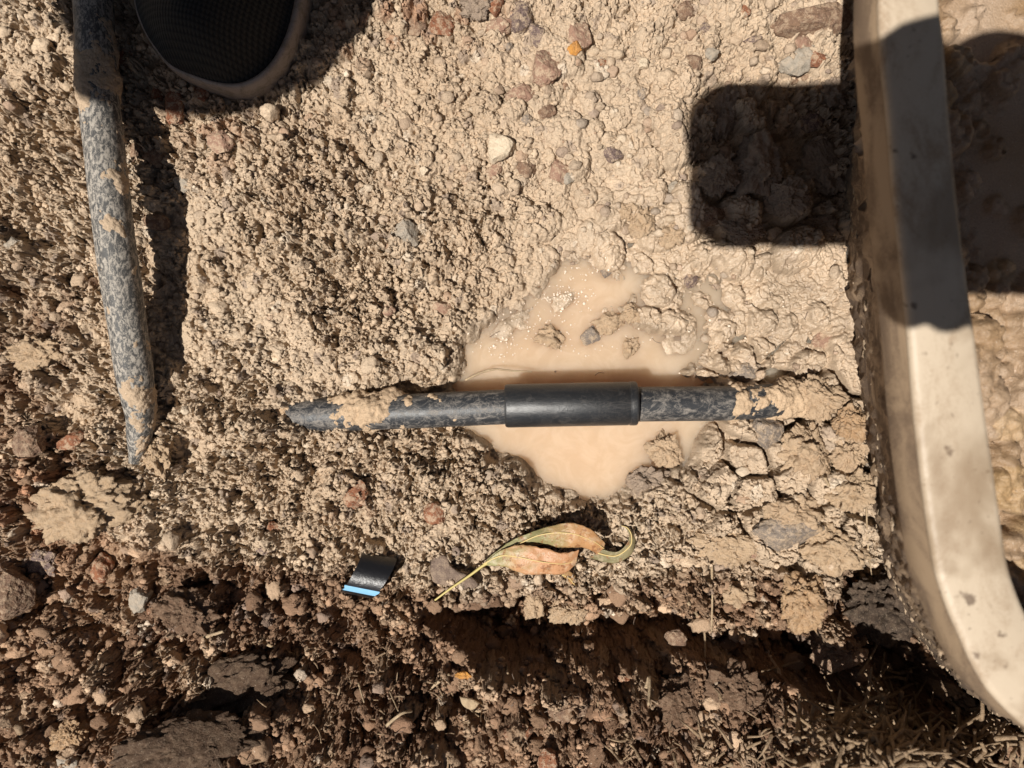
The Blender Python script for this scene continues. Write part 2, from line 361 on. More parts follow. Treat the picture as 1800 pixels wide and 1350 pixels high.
RM = {
 'red': rock_mat("red_rock", (0.30, 0.125, 0.065), (0.20, 0.085, 0.05), dust=.7),
 'brown': rock_mat("brown_rock", (0.25, 0.155, 0.10), (0.17, 0.105, 0.075), dust=.5),
 'pink': rock_mat("pink_rock", (0.36, 0.22, 0.155), (0.27, 0.16, 0.115), dust=.75),
 'grey': rock_mat("grey_rock", (0.26, 0.21, 0.17), (0.19, 0.155, 0.13), .7, .7, .4),
 'greyl': rock_mat("light_grey_rock", (0.42, 0.36, 0.29), (0.30, 0.26, 0.21), .6, .3, .4),
 'purple': rock_mat("purple_rock", (0.19, 0.13, 0.115), (0.13, 0.09, 0.08), .7, .75, .4),
 'white': rock_mat("white_rock", (0.70, 0.58, 0.43), (0.58, 0.46, 0.33), dust=.2),
 'orange': rock_mat("orange_rock", (0.62, 0.30, 0.07), (0.45, 0.2, 0.06), dust=.1),
 'sand': rock_mat("sandy_clod", (0.53, 0.385, 0.25), (0.46, 0.32, 0.20), dust=.5, bmp=.0010),
 'tan': rock_mat("tan_clod", (0.50, 0.33, 0.19), (0.40, 0.25, 0.14), dust=.4, bmp=.0010),
 'mud': rock_mat("wet_mud_clod", (0.50, 0.355, 0.225), (0.43, 0.30, 0.19), .45, .3, .5, .0008),
 'earth': rock_mat("brown_earth", (0.20, 0.125, 0.083), (0.14, 0.085, 0.055), .95, .15, .1, .0010),
 'shade': rock_mat("painted_shade_earth", (0.105, 0.066, 0.043), (0.075, 0.047, 0.032), .9, .10, .15, .0009),  # dark albedo stands in for the shaded faces of the low clods
 'dark': rock_mat("painted_shade_clod", (0.085, 0.058, 0.042), (0.055, 0.04, 0.03), .9, .12, .2, .0009),  # shade of the clod by the tub put into a near-black base colour
 'mudgrey': rock_mat("grey_mud_clod", (0.34, 0.255, 0.19), (0.27, 0.2, 0.15), .5, .25, .5, .0008),
}
def plastic(name, base, rough, dustc, lo, hi, amount=1.0, scale=120, streak=None, spec=0.5, swirl=0, grime=False):
    m, nt, b = newmat(name)
    tc = nd(nt, "ShaderNodeTexCoord"); vec = tc.outputs['Object']
    if streak:
        mp = nd(nt, "ShaderNodeMapping"); mp.inputs['Scale'].default_value = streak; nt.links.new(vec, mp.inputs['Vector']); vec = mp.outputs[0]
    n = noise_n(nt, scale, 8, 0.68, vec, 0.6); g = noise_n(nt, 1400, 3, 0.7, tc.outputs['Object'])
    q = math_(nt, 'ADD', math_(nt, 'MULTIPLY', n, 0.75), math_(nt, 'MULTIPLY', g, 0.25))
    msk = math_(nt, 'MULTIPLY', ramp(nt, q, lo, hi), amount)
    if swirl:
        n2 = noise_n(nt, 75, 3, 0.5, vec, 2.6)
        ln = ramp(nt, math_(nt, 'ABSOLUTE', math_(nt, 'SUBTRACT', n2, 0.5)), 0.022, 0.002)
        n3 = noise_n(nt, 430, 4, 0.6, vec, 3.0)
        l3 = math_(nt, 'MULTIPLY', ramp(nt, math_(nt, 'ABSOLUTE', math_(nt, 'SUBTRACT', n3, 0.5)), 0.05, 0.0), ramp(nt, n, .45, .56))
        sp2 = ramp(nt, noise_n(nt, 1000, 2, .5, tc.outputs['Object']), .66, .70)
        msk = math_(nt, 'MAXIMUM', msk, math_(nt, 'MULTIPLY', math_(nt, 'MAXIMUM', math_(nt, 'MAXIMUM', ln, l3), math_(nt, 'MULTIPLY', sp2, .6)), swirl))
    col_ = mixc(nt, msk, base, dustc)
    if grime:
        g1 = ramp(nt, noise_n(nt, 150, 3, .55, tc.outputs['Object']), .66, .72); col_ = mixc(nt, math_(nt, 'MULTIPLY', g1, .8), col_, (0.11, 0.07, 0.045))
        g2 = ramp(nt, noise_n(nt, 13, 4, .6, tc.outputs['Object'], 1.0), .44, .60); col_ = mixc(nt, math_(nt, 'MULTIPLY', g2, .75), col_, (0.24, 0.165, 0.10))
        g3 = ramp(nt, noise_n(nt, 520, 2, .5, tc.outputs['Object']), .69, .73); col_ = mixc(nt, math_(nt, 'MULTIPLY', g3, .6), col_, (0.14, 0.09, 0.06))
    nt.links.new(col_, b.inputs['Base Color'])
    rr = nt.nodes.new("ShaderNodeMapRange"); rr.inputs['To Min'].default_value = rough; rr.inputs['To Max'].default_value = 0.9
    nt.links.new(msk, rr.inputs['Value']); nt.links.new(rr.outputs[0], b.inputs['Roughness'])
    b.inputs['Specular IOR Level'].default_value = spec
    nt.links.new(bump(nt, q, 0.0006, 0.6), b.inputs['Normal'])
    return m
PIPE_M = plastic("dusty_black_pipe", (0.028, 0.030, 0.034), 0.40, (0.34, 0.30, 0.26), 0.48, 0.62, .6, 260, (0.6, 1, 1), swirl=.35)
STICK_M = plastic("pale_dust_black_pipe", (0.062, 0.060, 0.058), 0.6, (0.43, 0.385, 0.33), 0.46, 0.57, .85, 560, (1, .45, 1), swirl=.4)
COUP_M = plastic("black_coupling", (0.014, 0.015, 0.017), 0.40, (0.22, 0.19, 0.165), 0.60, 0.74, .4, 200, (0.6, 1, 1), .8, swirl=.12)
CUT_M = plastic("black_offcut", (0.012, 0.012, 0.014), 0.30, (0.25, 0.2, 0.16), 0.60, 0.75, .6, 260)
BLUE_M = plastic("blue_stripe", (0.22, 0.46, 0.68), 0.45, (0.5, 0.5, 0.45), 0.50, 0.72, .5, 300)
TUB_RIM = plastic("dirty_white_rim", (0.50, 0.405, 0.30), 0.5, (0.27, 0.18, 0.11), 0.46, 0.68, .9, 45, (1.3, 0.6, 1), grime=True)
LIP_M = plastic("stained_lip", (0.36, 0.26, 0.17), 0.55, (0.15, 0.10, 0.065), 0.44, 0.60, .85, 70, (1, .35, .6))
TUB_WALL = plastic("dirt_stained_wall", (0.34, 0.24, 0.155), 0.6, (0.11, 0.072, 0.048), 0.40, 0.56, .9, 90, (1, .6, .35))

# ground
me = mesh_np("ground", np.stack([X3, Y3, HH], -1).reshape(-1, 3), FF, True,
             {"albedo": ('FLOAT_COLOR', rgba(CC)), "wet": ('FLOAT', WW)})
tag(link("ground", me, SOIL), kind='structure')

# ------------------------------------------------------------------ muddy water
m, ntw, b = newmat("muddy_water")
b.inputs['Base Color'].default_value = (0.70, 0.50, 0.315, 1)
b.inputs['Subsurface Weight'].default_value = 1.0; b.inputs['Subsurface Radius'].default_value = (1.0, 0.98, 0.95)
b.inputs['Subsurface Scale'].default_value = 0.045; b.inputs['Roughness'].default_value = 0.10; b.inputs['IOR'].default_value = 1.33
nt = ntw
cn = noise_n(nt, 60, 5, 0.6, dist=1.5)
nt.links.new(mixc(nt, ramp(nt, cn, 0.35, 0.7), (0.60, 0.425, 0.285), (0.66, 0.485, 0.34)), b.inputs['Base Color'])
nt.links.new(bump(nt, noise_n(nt, 90, 3, 0.5), 0.0004, 0.5), b.inputs['Normal'])
wa, wb = P(770, 420, WZ), P(1490, 905, WZ)
n_u, n_v = 60, 40
bm = bmesh.new(); bmesh.ops.create_cube(bm, size=1)
for v in bm.verts:
    v.co = Vector((wa.x if v.co.x < 0 else wb.x, wb.y if v.co.y < 0 else wa.y, WZ if v.co.z > 0 else WZ - 0.15))
me = bpy.data.meshes.new("puddle"); bm.to_mesh(me); bm.free()
tag(link("water", me, m), kind='structure')

# ------------------------------------------------------------------ crumbs and gravel (nobody could count them)
def ico(sub):
    bm = bmesh.new(); bmesh.ops.create_icosphere(bm, subdivisions=sub, radius=1)
    v = np.array([q.co[:] for q in bm.verts]); f = np.array([[a.index for a in q.verts] for q in bm.faces]); bm.free(); return v, f
def blob(sub, seed, amp=0.35, fr=1.3, cuts=0):
    v, f = ico(sub); r = random.Random(seed); off = Vector((r.uniform(-50, 50), r.uniform(-50, 50), r.uniform(-50, 50)))
    out = []
    pl = []
    for _ in range(cuts):
        d = Vector((r.gauss(0, 1), r.gauss(0, 1), r.gauss(0, 1))).normalized(); pl.append((d, r.uniform(0.55, 0.85)))
    for p in v:
        p = Vector(p); q = p * (1 + amp * mnoise.fractal(p * fr + off, 0.9, 2.1, 4))
        for d, c in pl:
            e = q.dot(d) - c
            if e > 0: q = q - d * e * 0.92
        out.append(q[:])
    return np.array(out), f
def scatter(name, n, sizes, sub, dens_fn, color_fn, seed, lift=0.25, cuts=0, amp=0.4, area=(-.298, .298, -.235, .235), smooth=True):
    r = np.random.RandomState(seed)
    xs = r.uniform(area[0], area[1], n * 4); ys = r.uniform(area[2], area[3], n * 4)
    i = np.clip(np.searchsorted(gy, ys), 0, ny - 1); j = np.clip(np.searchsorted(gx, xs), 0, nx - 1)
    d = dens_fn(xs, ys, i, j); keep = np.nonzero(r.rand(n * 4) < d)[0][:n]
    xs, ys, i, j = xs[keep], ys[keep], i[keep], j[keep]; n = len(keep)
    rad = sizes[0] + (sizes[1] - sizes[0]) * r.rand(n) ** 3
    temps = [blob(sub, seed * 100 + k, amp, 2.2, cuts) for k in range(10)]
    Vs, Fs, Cs, Ws = [], [], [], []; base = 0
    cols = color_fn(r, n, i, j)
    for k in range(10):
        sel = np.arange(k, n, 10); tv, tf = temps[k]
        if len(sel) == 0: continue
        q = r.normal(size=(len(sel), 4)); q /= np.linalg.norm(q, axis=1, keepdims=True)
        a, b_, c, d_ = q.T
        R = np.stack([1 - 2 * (c * c + d_ * d_), 2 * (b_ * c - d_ * a), 2 * (b_ * d_ + c * a),
                      2 * (b_ * c + d_ * a), 1 - 2 * (b_ * b_ + d_ * d_), 2 * (c * d_ - b_ * a),
                      2 * (b_ * d_ - c * a), 2 * (c * d_ + b_ * a), 1 - 2 * (b_ * b_ + c * c)], -1).reshape(-1, 3, 3)
        sc_ = rad[sel][:, None] * np.stack([r.uniform(.8, 1.2, len(sel)), r.uniform(.7, 1.1, len(sel)), r.uniform(.6, 1, len(sel))], -1)
        vv = np.einsum('nij,vj->nvi', R, tv) * sc_[:, None, :]
        vv += np.stack([xs[sel], ys[sel], HH[i[sel], j[sel]] + lift * rad[sel]], -1)[:, None, :]
        Vs.append(vv.reshape(-1, 3)); m_ = len(tv)
        Fs.append((tf[None] + (base + np.arange(len(sel)) * m_)[:, None, None]).reshape(-1, 3)); base += m_ * len(sel)
        Cs.append(np.repeat(cols[sel], m_, 0)); Ws.append(np.repeat(WW[i[sel], j[sel]], m_))
    me = mesh_np(name, np.concatenate(Vs), np.concatenate(Fs), smooth, {"albedo": ('FLOAT_COLOR', rgba(np.concatenate(Cs))), "wet": ('FLOAT', np.concatenate(Ws) * .8)})
    return link(name, me, SOIL)
def crumb_d(xs, ys, i, j):
    cl = fbm(xs, ys, 0.02, 3, 300)
    return np.clip((1 - WW[i, j] * 1.3) * (0.28 + 1.1 * cl) + OO[i, j] * (0.45 + 0.5 * cl), 0, 1) * (PP[i, j] > 12)
def crumb_c(r, n, i, j):
    return CC[i, j] * (r.uniform(0.85, 1.2, (n, 1)) + OO[i, j][:, None] * 0.5 * (r.rand(n, 1) > .6))
tag(scatter("soil_crumbs", 24000, (0.0004, 0.0019), 2, crumb_d, crumb_c, 5, 0.3, amp=.6), "fine tan soil crumbs lying loose over the dry ground", "soil crumbs", kind='stuff')
tag(scatter("soil_lumps", 1500, (0.0014, 0.0065), 3, lambda xs, ys, i, j: crumb_d(xs, ys, i, j) * (0.1 + 1.2 * OO[i, j] + 0.4 * fbm(xs, ys, .05, 2, 301)), crumb_c, 6, -0.05, amp=.42, cuts=4), "small rough lumps of soil scattered over the ground", "soil lumps", kind='stuff')
GC = np.array([[.30, .15, .09], [.22, .14, .10], [.19, .165, .15], [.62, .52, .40], [.27, .22, .18], [.36, .23, .16], [.15, .10, .095], [.5, .38, .26]])
def grav_d(xs, ys, i, j):
    U = xs / S + 900; V = 675 - ys / S
    return np.clip(0.12 + 0.9 * np.exp(-((U - 1100) / 420) ** 2 - ((V - 170) / 260) ** 2), 0, 1) * (PP[i, j] > 12) * (1 - .5 * OO[i, j])
def grav_c(r, n, i, j):
    g = GC[r.randint(0, len(GC), n)]; t = r.uniform(0.45, 0.92, (n, 1)); return g * (1 - t) + CC[i, j] * t
tag(scatter("gravel", 1400, (0.0008, 0.0040), 3, grav_d, grav_c, 8, -0.1, cuts=5, amp=.25), "small red, grey and white pebbles set in the mud", "gravel", kind='stuff')

# ------------------------------------------------------------------ single stones and clods
def rock(px, py, rx, ry, rot, mk, name, label, cat, group=None, rz=None, z=None, sub=5, amp=0.28, cuts=6, embed=0.25, seed=None, fr=1.2):
    rx *= S; ry *= S; rz = (rz * S) if rz else min(rx, ry) * 0.8
    p = P(px, py); 
    if z is None:
        zz = np.median([hz(p.x + a * rx, p.y + b_ * ry) for a in (-.6, 0, .6) for b_ in (-.6, 0, .6)])
    else: zz = z
    seed = seed if seed is not None else int(px * 7 + py * 13)
    zz = max(zz, WZ - 0.0015)
    p = P(px, py, zz)
    v, f = blob(6 if max(rx, ry) > 0.0085 else (sub if max(rx, ry) > 0.004 else 4), seed, amp, fr, cuts)
    v = v * np.array([rx, ry, rz]) / 0.92
    sv = Vector((seed % 17, 3, 1)); soft = mk in ('sand', 'mud', 'tan', 'mudgrey', 'dark', 'earth', 'shade')
    fine = np.array([mnoise.fractal(Vector(q) * 330 + sv, 0.55, 2.1, 4) + (0.7 * (0.5 - abs(mnoise.noise(Vector(q) * 190 + sv))) if soft else 0) for q in v])
    nn = v / np.linalg.norm(v, axis=1, keepdims=True)
    v = v + nn * (fine * (0.0007 if mk == 'shade' else 0.0015 if soft else 0.0005))[:, None]
    me = mesh_np(name, v, f, True)
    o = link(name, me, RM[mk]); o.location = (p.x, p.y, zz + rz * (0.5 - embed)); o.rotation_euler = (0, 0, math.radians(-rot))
    tag(o, label, cat, group); return o
ROCKS = [
 (880, 262, 25, 26, 10, 'white', 'stone', "cream white knobbly stone alone in the sunlit sandy middle", .15),
 (957, 120, 30, 26, 20, 'pink', 'stone', "rounded red-brown stone beside the small orange pebble", .3),
 (918, 166, 26, 17, -15, 'pink', 'stone', "flat pinkish brown stone half buried below the rounded red-brown stone", .45),
 (775, 46, 22, 20, 0, 'red', 'stone', "rust red round stone near the top edge right of the shoe shadow", .1),
 (733, 48, 18, 16, 0, 'brown', 'stone', "dark brown stone touching the rust red round stone", .2),
 (876, 44, 22, 15, 0, 'pink', 'stone', "small pink stone below the dark top row of stones", .4),
 (915, 30, 27, 24, 30, 'purple', 'stone', "dark grey brown stone in the row near the top centre", .3),
 (945, 62, 18, 22, -20, 'purple', 'stone', "purplish speckled stone beside the dark grey brown stone", .35),
 (838, 12, 24, 18, 0, 'mudgrey', 'clod', "dull brown clod on the top edge above the pink stone", .1),
 (872, 14, 12, 16, 20, 'red', 'stone', "narrow rust coloured stone on the top edge", .2),
 (1011, 88, 11, 14, -10, 'orange', 'pebble', "bright orange pebble, the only orange one in the mud", .25),
 (1020, 62, 26, 24, 40, 'pink', 'stone', "dusty pink stone just above the orange pebble", .4),
 (893, 82, 8, 9, 0, 'grey', 'pebble', "tiny blue grey pebble left of the rounded red-brown stone", .3),
 (1055, 113, 13, 8, 10, 'red', 'pebble', "dark red flat pebble right of the orange pebble", .35),
 (1130, 114, 12, 10, 0, 'white', 'pebble', "small cream pebble at the top right of centre", .3),
 (1128, 165, 9, 13, 20, 'grey', 'pebble', "upright grey pebble below the small cream pebble", .35),
 (960, 196, 17, 15, 60, 'brown', 'pebble', "brown flake stone under the flat pinkish stone", .4),
 (925, 212, 9, 13, 20, 'grey', 'pebble', "grey brown pebble above and right of the white stone", .35),
 (926, 296, 18, 14, 40, 'brown', 'stone', "brown sloping stone at the lower right of the white stone", .35),
 (985, 300, 18, 22, 20, 'pink', 'stone', "pale pink brown chip right of the brown sloping stone", .45),
 (998, 314, 12, 9, 0, 'greyl', 'pebble', "small light grey pebble resting on the pale pink brown chip", .2),
 (870, 300, 13, 18, 40, 'pink', 'pebble', "grey pink chip directly below the white stone", .45),
 (712, 408, 24, 24, 10, 'greyl', 'stone', "pale grey square stone set in crumbly soil left of centre", .35),
 (745, 300, 9, 8, 0, 'white', 'pebble', "tiny white pebble in the crumbly soil above the square stone", .2),
 (1078, 272, 18, 14, 30, 'purple', 'pebble', "dark purple speckled pebble left of the square shadow", .4),
 (1182, 330, 11, 10, 0, 'greyl', 'pebble', "round blue grey pebble at the left edge of the square shadow", .3),
 (1104, 372, 14, 11, 0, 'mud', 'clod', "smooth mud nub with a dark edge, below the dark purple pebble", .3),
 (1128, 392, 22, 25, 0, 'mud', 'clod', "round smooth wet mud lump above the puddle", .35),
 (1182, 412, 18, 20, 20, 'mud', 'clod', "ring shaped wet mud lump right of the round smooth one", .4),
 (1398, 112, 38, 22, -22, 'greyl', 'stone', "large wedge of pale grey stone above the square shadow", .3),
 (1438, 38, 62, 30, -10, 'brown', 'stone', "broad brown slab of rock at the top beside the tub", .35),
 (1375, 48, 20, 14, 10, 'brown', 'stone', "brown pointed stone at the left end of the broad slab", .4),
 (1412, 78, 16, 14, 0, 'pink', 'stone', "small pink stone under the broad brown slab", .4),
 (1434, 102, 16, 16, 60, 'red', 'stone', "rust stained stone right of the pale grey wedge", .45),
 (1413, 136, 22, 10, -20, 'brown', 'stone', "brown stone tucked under the pale grey wedge", .45),
 (1325, 72, 18, 8, -10, 'purple', 'pebble', "dark purple flake left of the pale grey wedge", .4),
 (1240, 52, 12, 14, -50, 'purple', 'pebble', "dark red brown flake upper left of the square shadow", .4),
 (1218, 108, 14, 16, 0, 'brown', 'pebble', "brown chip straight above the left end of the square shadow", .4),
 (1250, 95, 11, 12, 0, 'greyl', 'pebble', "blue grey pebble beside the brown chip", .35),
 (1311, 20, 12, 12, 0, 'red', 'pebble', "small red round pebble near the top, left of the slab", .35),
 (1205, 18, 18, 14, 0, 'brown', 'stone', "grey brown stone at the top edge straight above the square shadow", .35),
 (1384, 347, 33, 28, 0, 'mudgrey', 'clod', "round flat topped clod low in the square shadow", .05),
 (1342, 290, 40, 48, 20, 'mudgrey', 'clod', "largest rough clod in the middle of the square shadow", .2),
 (1455, 300, 30, 46, -30, 'mudgrey', 'clod', "long rough clod near the tub inside the square shadow", .2),
 (1276, 200, 26, 38, 10, 'mudgrey', 'clod', "upright clod in the upper left of the square shadow", .25),
 (1268, 310, 28, 24, -30, 'mudgrey', 'clod', "jagged clod at the left side of the square shadow", .2),
 (1253, 380, 28, 18, 10, 'brown', 'stone', "smooth brown pebble in the lower left corner of the square shadow", .2),
 (1300, 408, 36, 18, 10, 'mudgrey', 'clod', "crumbly clod along the lower edge of the square shadow", .25),
 (1462, 165, 24, 20, 0, 'mudgrey', 'clod', "knobbly clod at the upper right of the square shadow", .15),
 (1425, 212, 22, 20, 0, 'purple', 'stone', "dark round stone beside the deepest pit in the square shadow", .2),
 (1436, 400, 30, 20, 0, 'mudgrey', 'clod', "clod in the lower right of the square shadow by the tub", .2),
 (968, 592, 25, 18, 10, 'mud', 'stone', "wet stone standing in the puddle, left one of two", .25),
 (1036, 592, 19, 17, 30, 'grey', 'stone', "grey wet stone standing in the puddle, right one of two", .25),
 (1072, 568, 24, 15, -20, 'mud', 'clod', "pale mud lump at the puddle edge above the grey wet stone", .25),
 (1110, 550, 16, 15, 0, 'mud', 'clod', "pale lump with a dark dent at the upper right of the puddle", .25),
 (1064, 472, 14, 16, 20, 'grey', 'stone', "grey stone poking from the notch at the top of the puddle", .35),
 (1105, 612, 12, 20, 25, 'mud', 'clod', "narrow mud nub between puddle and wet mud flat", .3),
 (1168, 790, 28, 27, 15, 'mud', 'clod', "isolated mud lump standing in the lower right of the puddle", .1),
 (1135, 850, 38, 24, -5, 'mudgrey', 'clod', "angular clod on the lower right shore of the puddle", .1),
 (1212, 490, 14, 16, -40, 'purple', 'stone', "sharp dark flake in the wet mud right of the puddle", .3),
 (1310, 655, 31, 18, -8, 'grey', 'stone', "pointed grey brown stone lying just above the right pipe end", .15),
 (1342, 758, 32, 24, 20, 'grey', 'stone', "grey stone under the right end of the pipe", .15),
 (1450, 602, 24, 18, -10, 'pink', 'stone', "pinkish stone in the mud beside the tub", .35),
 (1418, 800, 45, 42, 10, 'mud', 'clod', "big sunlit mud clod right of the pipe end", .3),
 (1492, 745, 34, 24, 5, 'tan', 'clod', "squarish mud block against the tub beside the pipe end", .15),
 (1437, 700, 42, 30, 20, 'mud', 'clod', "rough clod with a scaly top above the squarish block", .3),
 (1488, 800, 28, 30, 10, 'mud', 'clod', "clod below the squarish block beside the tub", .2),
 (1380, 900, 48, 34, 0, 'mud', 'clod', "large clod below the puddle with a sloping face", .2),
 (1492, 862, 34, 28, -50, 'sand', 'clod', "sharp cornered pale block beside the tub", .05),
 (1378, 935, 52, 32, -10, 'grey', 'stone', "large dark grey wet rock at the lower right", .15),
 (1322, 968, 20, 14, 10, 'pink', 'stone', "reddish stone tucked under the large dark grey wet rock", .3),
 (1455, 960, 48, 34, 15, 'sand', 'clod', "pale crumbly clod right of the large dark grey rock", .15),
 (1275, 960, 52, 30, 15, 'sand', 'clod', "broad flat pale clod left of the large dark grey rock", .25),
 (1405, 1058, 38, 40, -35, 'tan', 'stone', "orange tan slab of rock with a flat sunlit face", .0),
 (1548, 1062, 60, 50, 0, 'dark', 'clod', "large clod under the tub, its shade painted in blackish", .1),
 (1475, 1150, 38, 32, -20, 'brown', 'clod', "brown clod half in shade left of the deep hole", .3),
 (1300, 1045, 26, 18, 20, 'sand', 'clod', "small sunlit clod left of the orange tan slab", .1),
 (390, 252, 20, 22, 0, 'pink', 'stone', "pink brown stone below the shoe toe with a shadow on its right", .15),
 (308, 186, 19, 33, 8, 'red', 'stone', "rust red upright stone just under the shoe toe", .15),
 (280, 168, 10, 18, 0, 'red', 'stone', "small dark red stone left of the rust red upright one", .2),
 (350, 166, 14, 12, 0, 'red', 'stone', "dull red stone right below the shoe toe", .3),
 (238, 262, 9, 20, 10, 'brown', 'stone', "brown stone between the dusty pipe and its shadow", .3),
 (325, 325, 18, 14, 10, 'greyl', 'stone', "grey brown stone at the right edge of the dusty pipe's shadow", .25),
 (278, 282, 24, 17, 20, 'brown', 'stone', "brown stone lying within the dusty pipe's shadow", .1),
 (276, 392, 20, 18, 0, 'brown', 'stone', "second brown stone in the pipe's shadow, lower down", .1),
 (222, 105, 14, 20, 0, 'red', 'stone', "dull rust stone between dusty pipe and shoe", .25),
 (158, 500, 18, 22, 0, 'brown', 'stone', "brown stone touching the dusty pipe on its left", .2),
 (25, 430, 20, 12, 20, 'greyl', 'stone', "grey chip near the left edge of the picture", .2),
 (60, 775, 26, 32, 10, 'brown', 'stone', "pointed dark brown rock left of the pipe tip", .05),
 (130, 775, 26, 18, -20, 'red', 'stone', "red brown stone between the pointed rock and the pipe tip", .2),
 (150, 885, 82, 52, -8, 'sand', 'clod', "biggest pale rounded clod at the lower left", .05),
 (275, 800, 28, 40, -20, 'sand', 'clod', "pale clod right beside the buried pipe tip", .15),
 (70, 620, 50, 26, -10, 'sand', 'clod', "long pale clod left of the dusty pipe", .3),
 (25, 1038, 32, 46, -12, 'brown', 'stone', "big smooth brown stone on the left edge of the picture", .05),
 (180, 1000, 20, 26, -5, 'red', 'stone', "square cut red brown stone below the biggest pale clod", .05),
 (78, 985, 30, 22, 0, 'purple', 'clod', "dark brown clod above the big smooth brown stone", .1),
 (125, 1290, 27, 20, -20, 'tan', 'stone', "rounded tan stone near the bottom left corner", .05),
 (120, 1340, 20, 14, 0, 'greyl', 'stone', "pale stone cut by the bottom edge below the rounded tan stone", .05),
 (250, 1050, 20, 24, 20, 'greyl', 'stone', "light tan stone in dark soil right of the square cut red stone", .1),
 (180, 1065, 15, 12, 10, 'tan', 'pebble', "small tan angular stone under the square cut red stone", .1),
 (468, 968, 15, 7, 5, 'purple', 'pebble', "small purple brown flat stone left of the blue striped offcut", .1),
 (480, 928, 13, 12, 0, 'red', 'pebble', "round red brown pebble above the small flat purple one", .1),
 (625, 868, 18, 24, 30, 'red', 'stone', "red brown stone in the sand below the pipe", .2),
 (768, 905, 18, 24, -30, 'red', 'stone', "dark rusty stone above the flat grey bark chip", .2),
 (680, 545, 14, 9, 0, 'pink', 'pebble', "pink tinged pebble in crumbly soil left of the puddle", .3),
 (778, 540, 16, 14, 0, 'pink', 'pebble', "dull pink stone close to the puddle's left shore", .35),
 (946, 1262, 16, 16, 20, 'pink', 'stone', "pink angular stone low in the picture left of the twigs", .05),
 (912, 1288, 22, 16, 0, 'red', 'stone', "dark red lump of soil below the pink angular stone", .1),
 (995, 1240, 28, 22, 0, 'brown', 'clod', "round brown clod right of the pink angular stone", .1),
 (965, 1335, 18, 24, 10, 'red', 'stone', "bright red brown stone cut by the bottom edge", .1),
 (1095, 1193, 15, 7, 10, 'red', 'pebble', "small brick red pebble at the far side of the dark trench", .1),
 (815, 1186, 17, 7, 5, 'orange', 'pebble', "orange brown chip on the mound below the dark trench", .1),
 (1185, 1120, 20, 18, 0, 'brown', 'stone', "round brown stone at the right end of the dark trench", .1),
 (1000, 1070, 28, 22, 10, 'sand', 'clod', "crumbly pale lump hanging over the dark trench below the leaves", .0),
 (425, 1205, 82, 40, -22, 'shade', 'clod', "long clod with a smooth face painted dark brown as if shaded, lower left of centre", .38),
 (325, 1312, 100, 40, -12, 'shade', 'clod', "broad clod painted dark brown as if shaded, near the bottom edge left of centre", .38),
 (330, 1075, 46, 30, 15, 'earth', 'clod', "earth clod among crumbs left of the blue striped offcut", .3),
 (1190, 1235, 46, 34, 0, 'earth', 'clod', "earth clod on the mound right below the dark trench", .25),
 (1290, 1215, 50, 40, 30, 'earth', 'clod', "dark earth clod between trench and twig heap", .2),
 (940, 1065, 16, 22, 0, 'sand', 'clod', "smaller pale lump at the trench edge, left of the crumbly one", .0),
]
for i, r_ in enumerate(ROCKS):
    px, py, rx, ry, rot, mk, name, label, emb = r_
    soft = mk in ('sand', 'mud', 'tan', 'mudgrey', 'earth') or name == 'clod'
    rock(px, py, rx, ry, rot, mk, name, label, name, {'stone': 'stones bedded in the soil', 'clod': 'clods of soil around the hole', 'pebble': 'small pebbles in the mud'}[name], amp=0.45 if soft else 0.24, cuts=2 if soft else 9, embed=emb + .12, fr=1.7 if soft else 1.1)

# ------------------------------------------------------------------ tubes with a mud coat
def catmull(pts, n):
    out = []; P_ = [pts[0]] + list(pts) + [pts[-1]]
    for i in range(1, len(P_) - 2):
        p0, p1, p2, p3 = [np.array(q, dtype=float) for q in P_[i - 1:i + 3]]
        for k in range(n):
            t = k / n
            out.append(0.5 * ((2 * p1) + (-p0 + p2) * t + (2 * p0 - 5 * p1 + 4 * p2 - p3) * t * t + (-p0 + 3 * p1 - 3 * p2 + p3) * t ** 3))
    out.append(np.array(pts[-1], dtype=float)); return np.array(out)
def tube(path, radii, nseg, disp=None, cap=True, inner=None):
    n = len(path); V = []; up = np.array([0, 0, 1.0])
    tang = np.gradient(path, axis=0); tang /= np.linalg.norm(tang, axis=1, keepdims=True)
    for i in range(n):
        t = tang[i]; s_ = np.cross(t, up); s_ /= np.linalg.norm(s_); u = np.cross(s_, t)
        for k in range(nseg):
            a = 2 * math.pi * k / nseg; r = radii[i]
            if disp is not None: r = r + disp(i, a, path[i])
            V.append(path[i] + r * (math.cos(a) * s_ + math.sin(a) * u))
    F = [[i * nseg + k, i * nseg + (k + 1) % nseg, (i + 1) * nseg + (k + 1) % nseg, (i + 1) * nseg + k] for i in range(n - 1) for k in range(nseg)]
    V = np.array(V)
    if cap:
        c = len(V); V = np.vstack([V, path[0], path[-1]])
        for k in range(nseg):
            F.append([c, (k + 1) % nseg, k, k]); F.append([c + 1, (n - 1) * nseg + k, (n - 1) * nseg + (k + 1) % nseg, (n - 1) * nseg + k])
    return V, F
def mesh_any(name, V, F, smooth=True):
    me = bpy.data.meshes.new(name)
    me.from_pydata([tuple(map(float, v)) for v in V], [], [tuple(dict.fromkeys(f)) for f in F])
    me.polygons.foreach_set("use_smooth", [smooth] * len(me.polygons)); me.update(); return me
def soil_attr(me, col, wet=0.3):
    a = me.attributes.new("albedo", 'FLOAT_COLOR', 'POINT'); a.data.foreach_set("color", np.tile(np.array([*col, 1.0], np.float32), len(me.vertices)))
    a = me.attributes.new("wet", 'FLOAT', 'POINT'); a.data.foreach_set("value", np.full(len(me.vertices), wet, np.float32))
PR = 30 * S
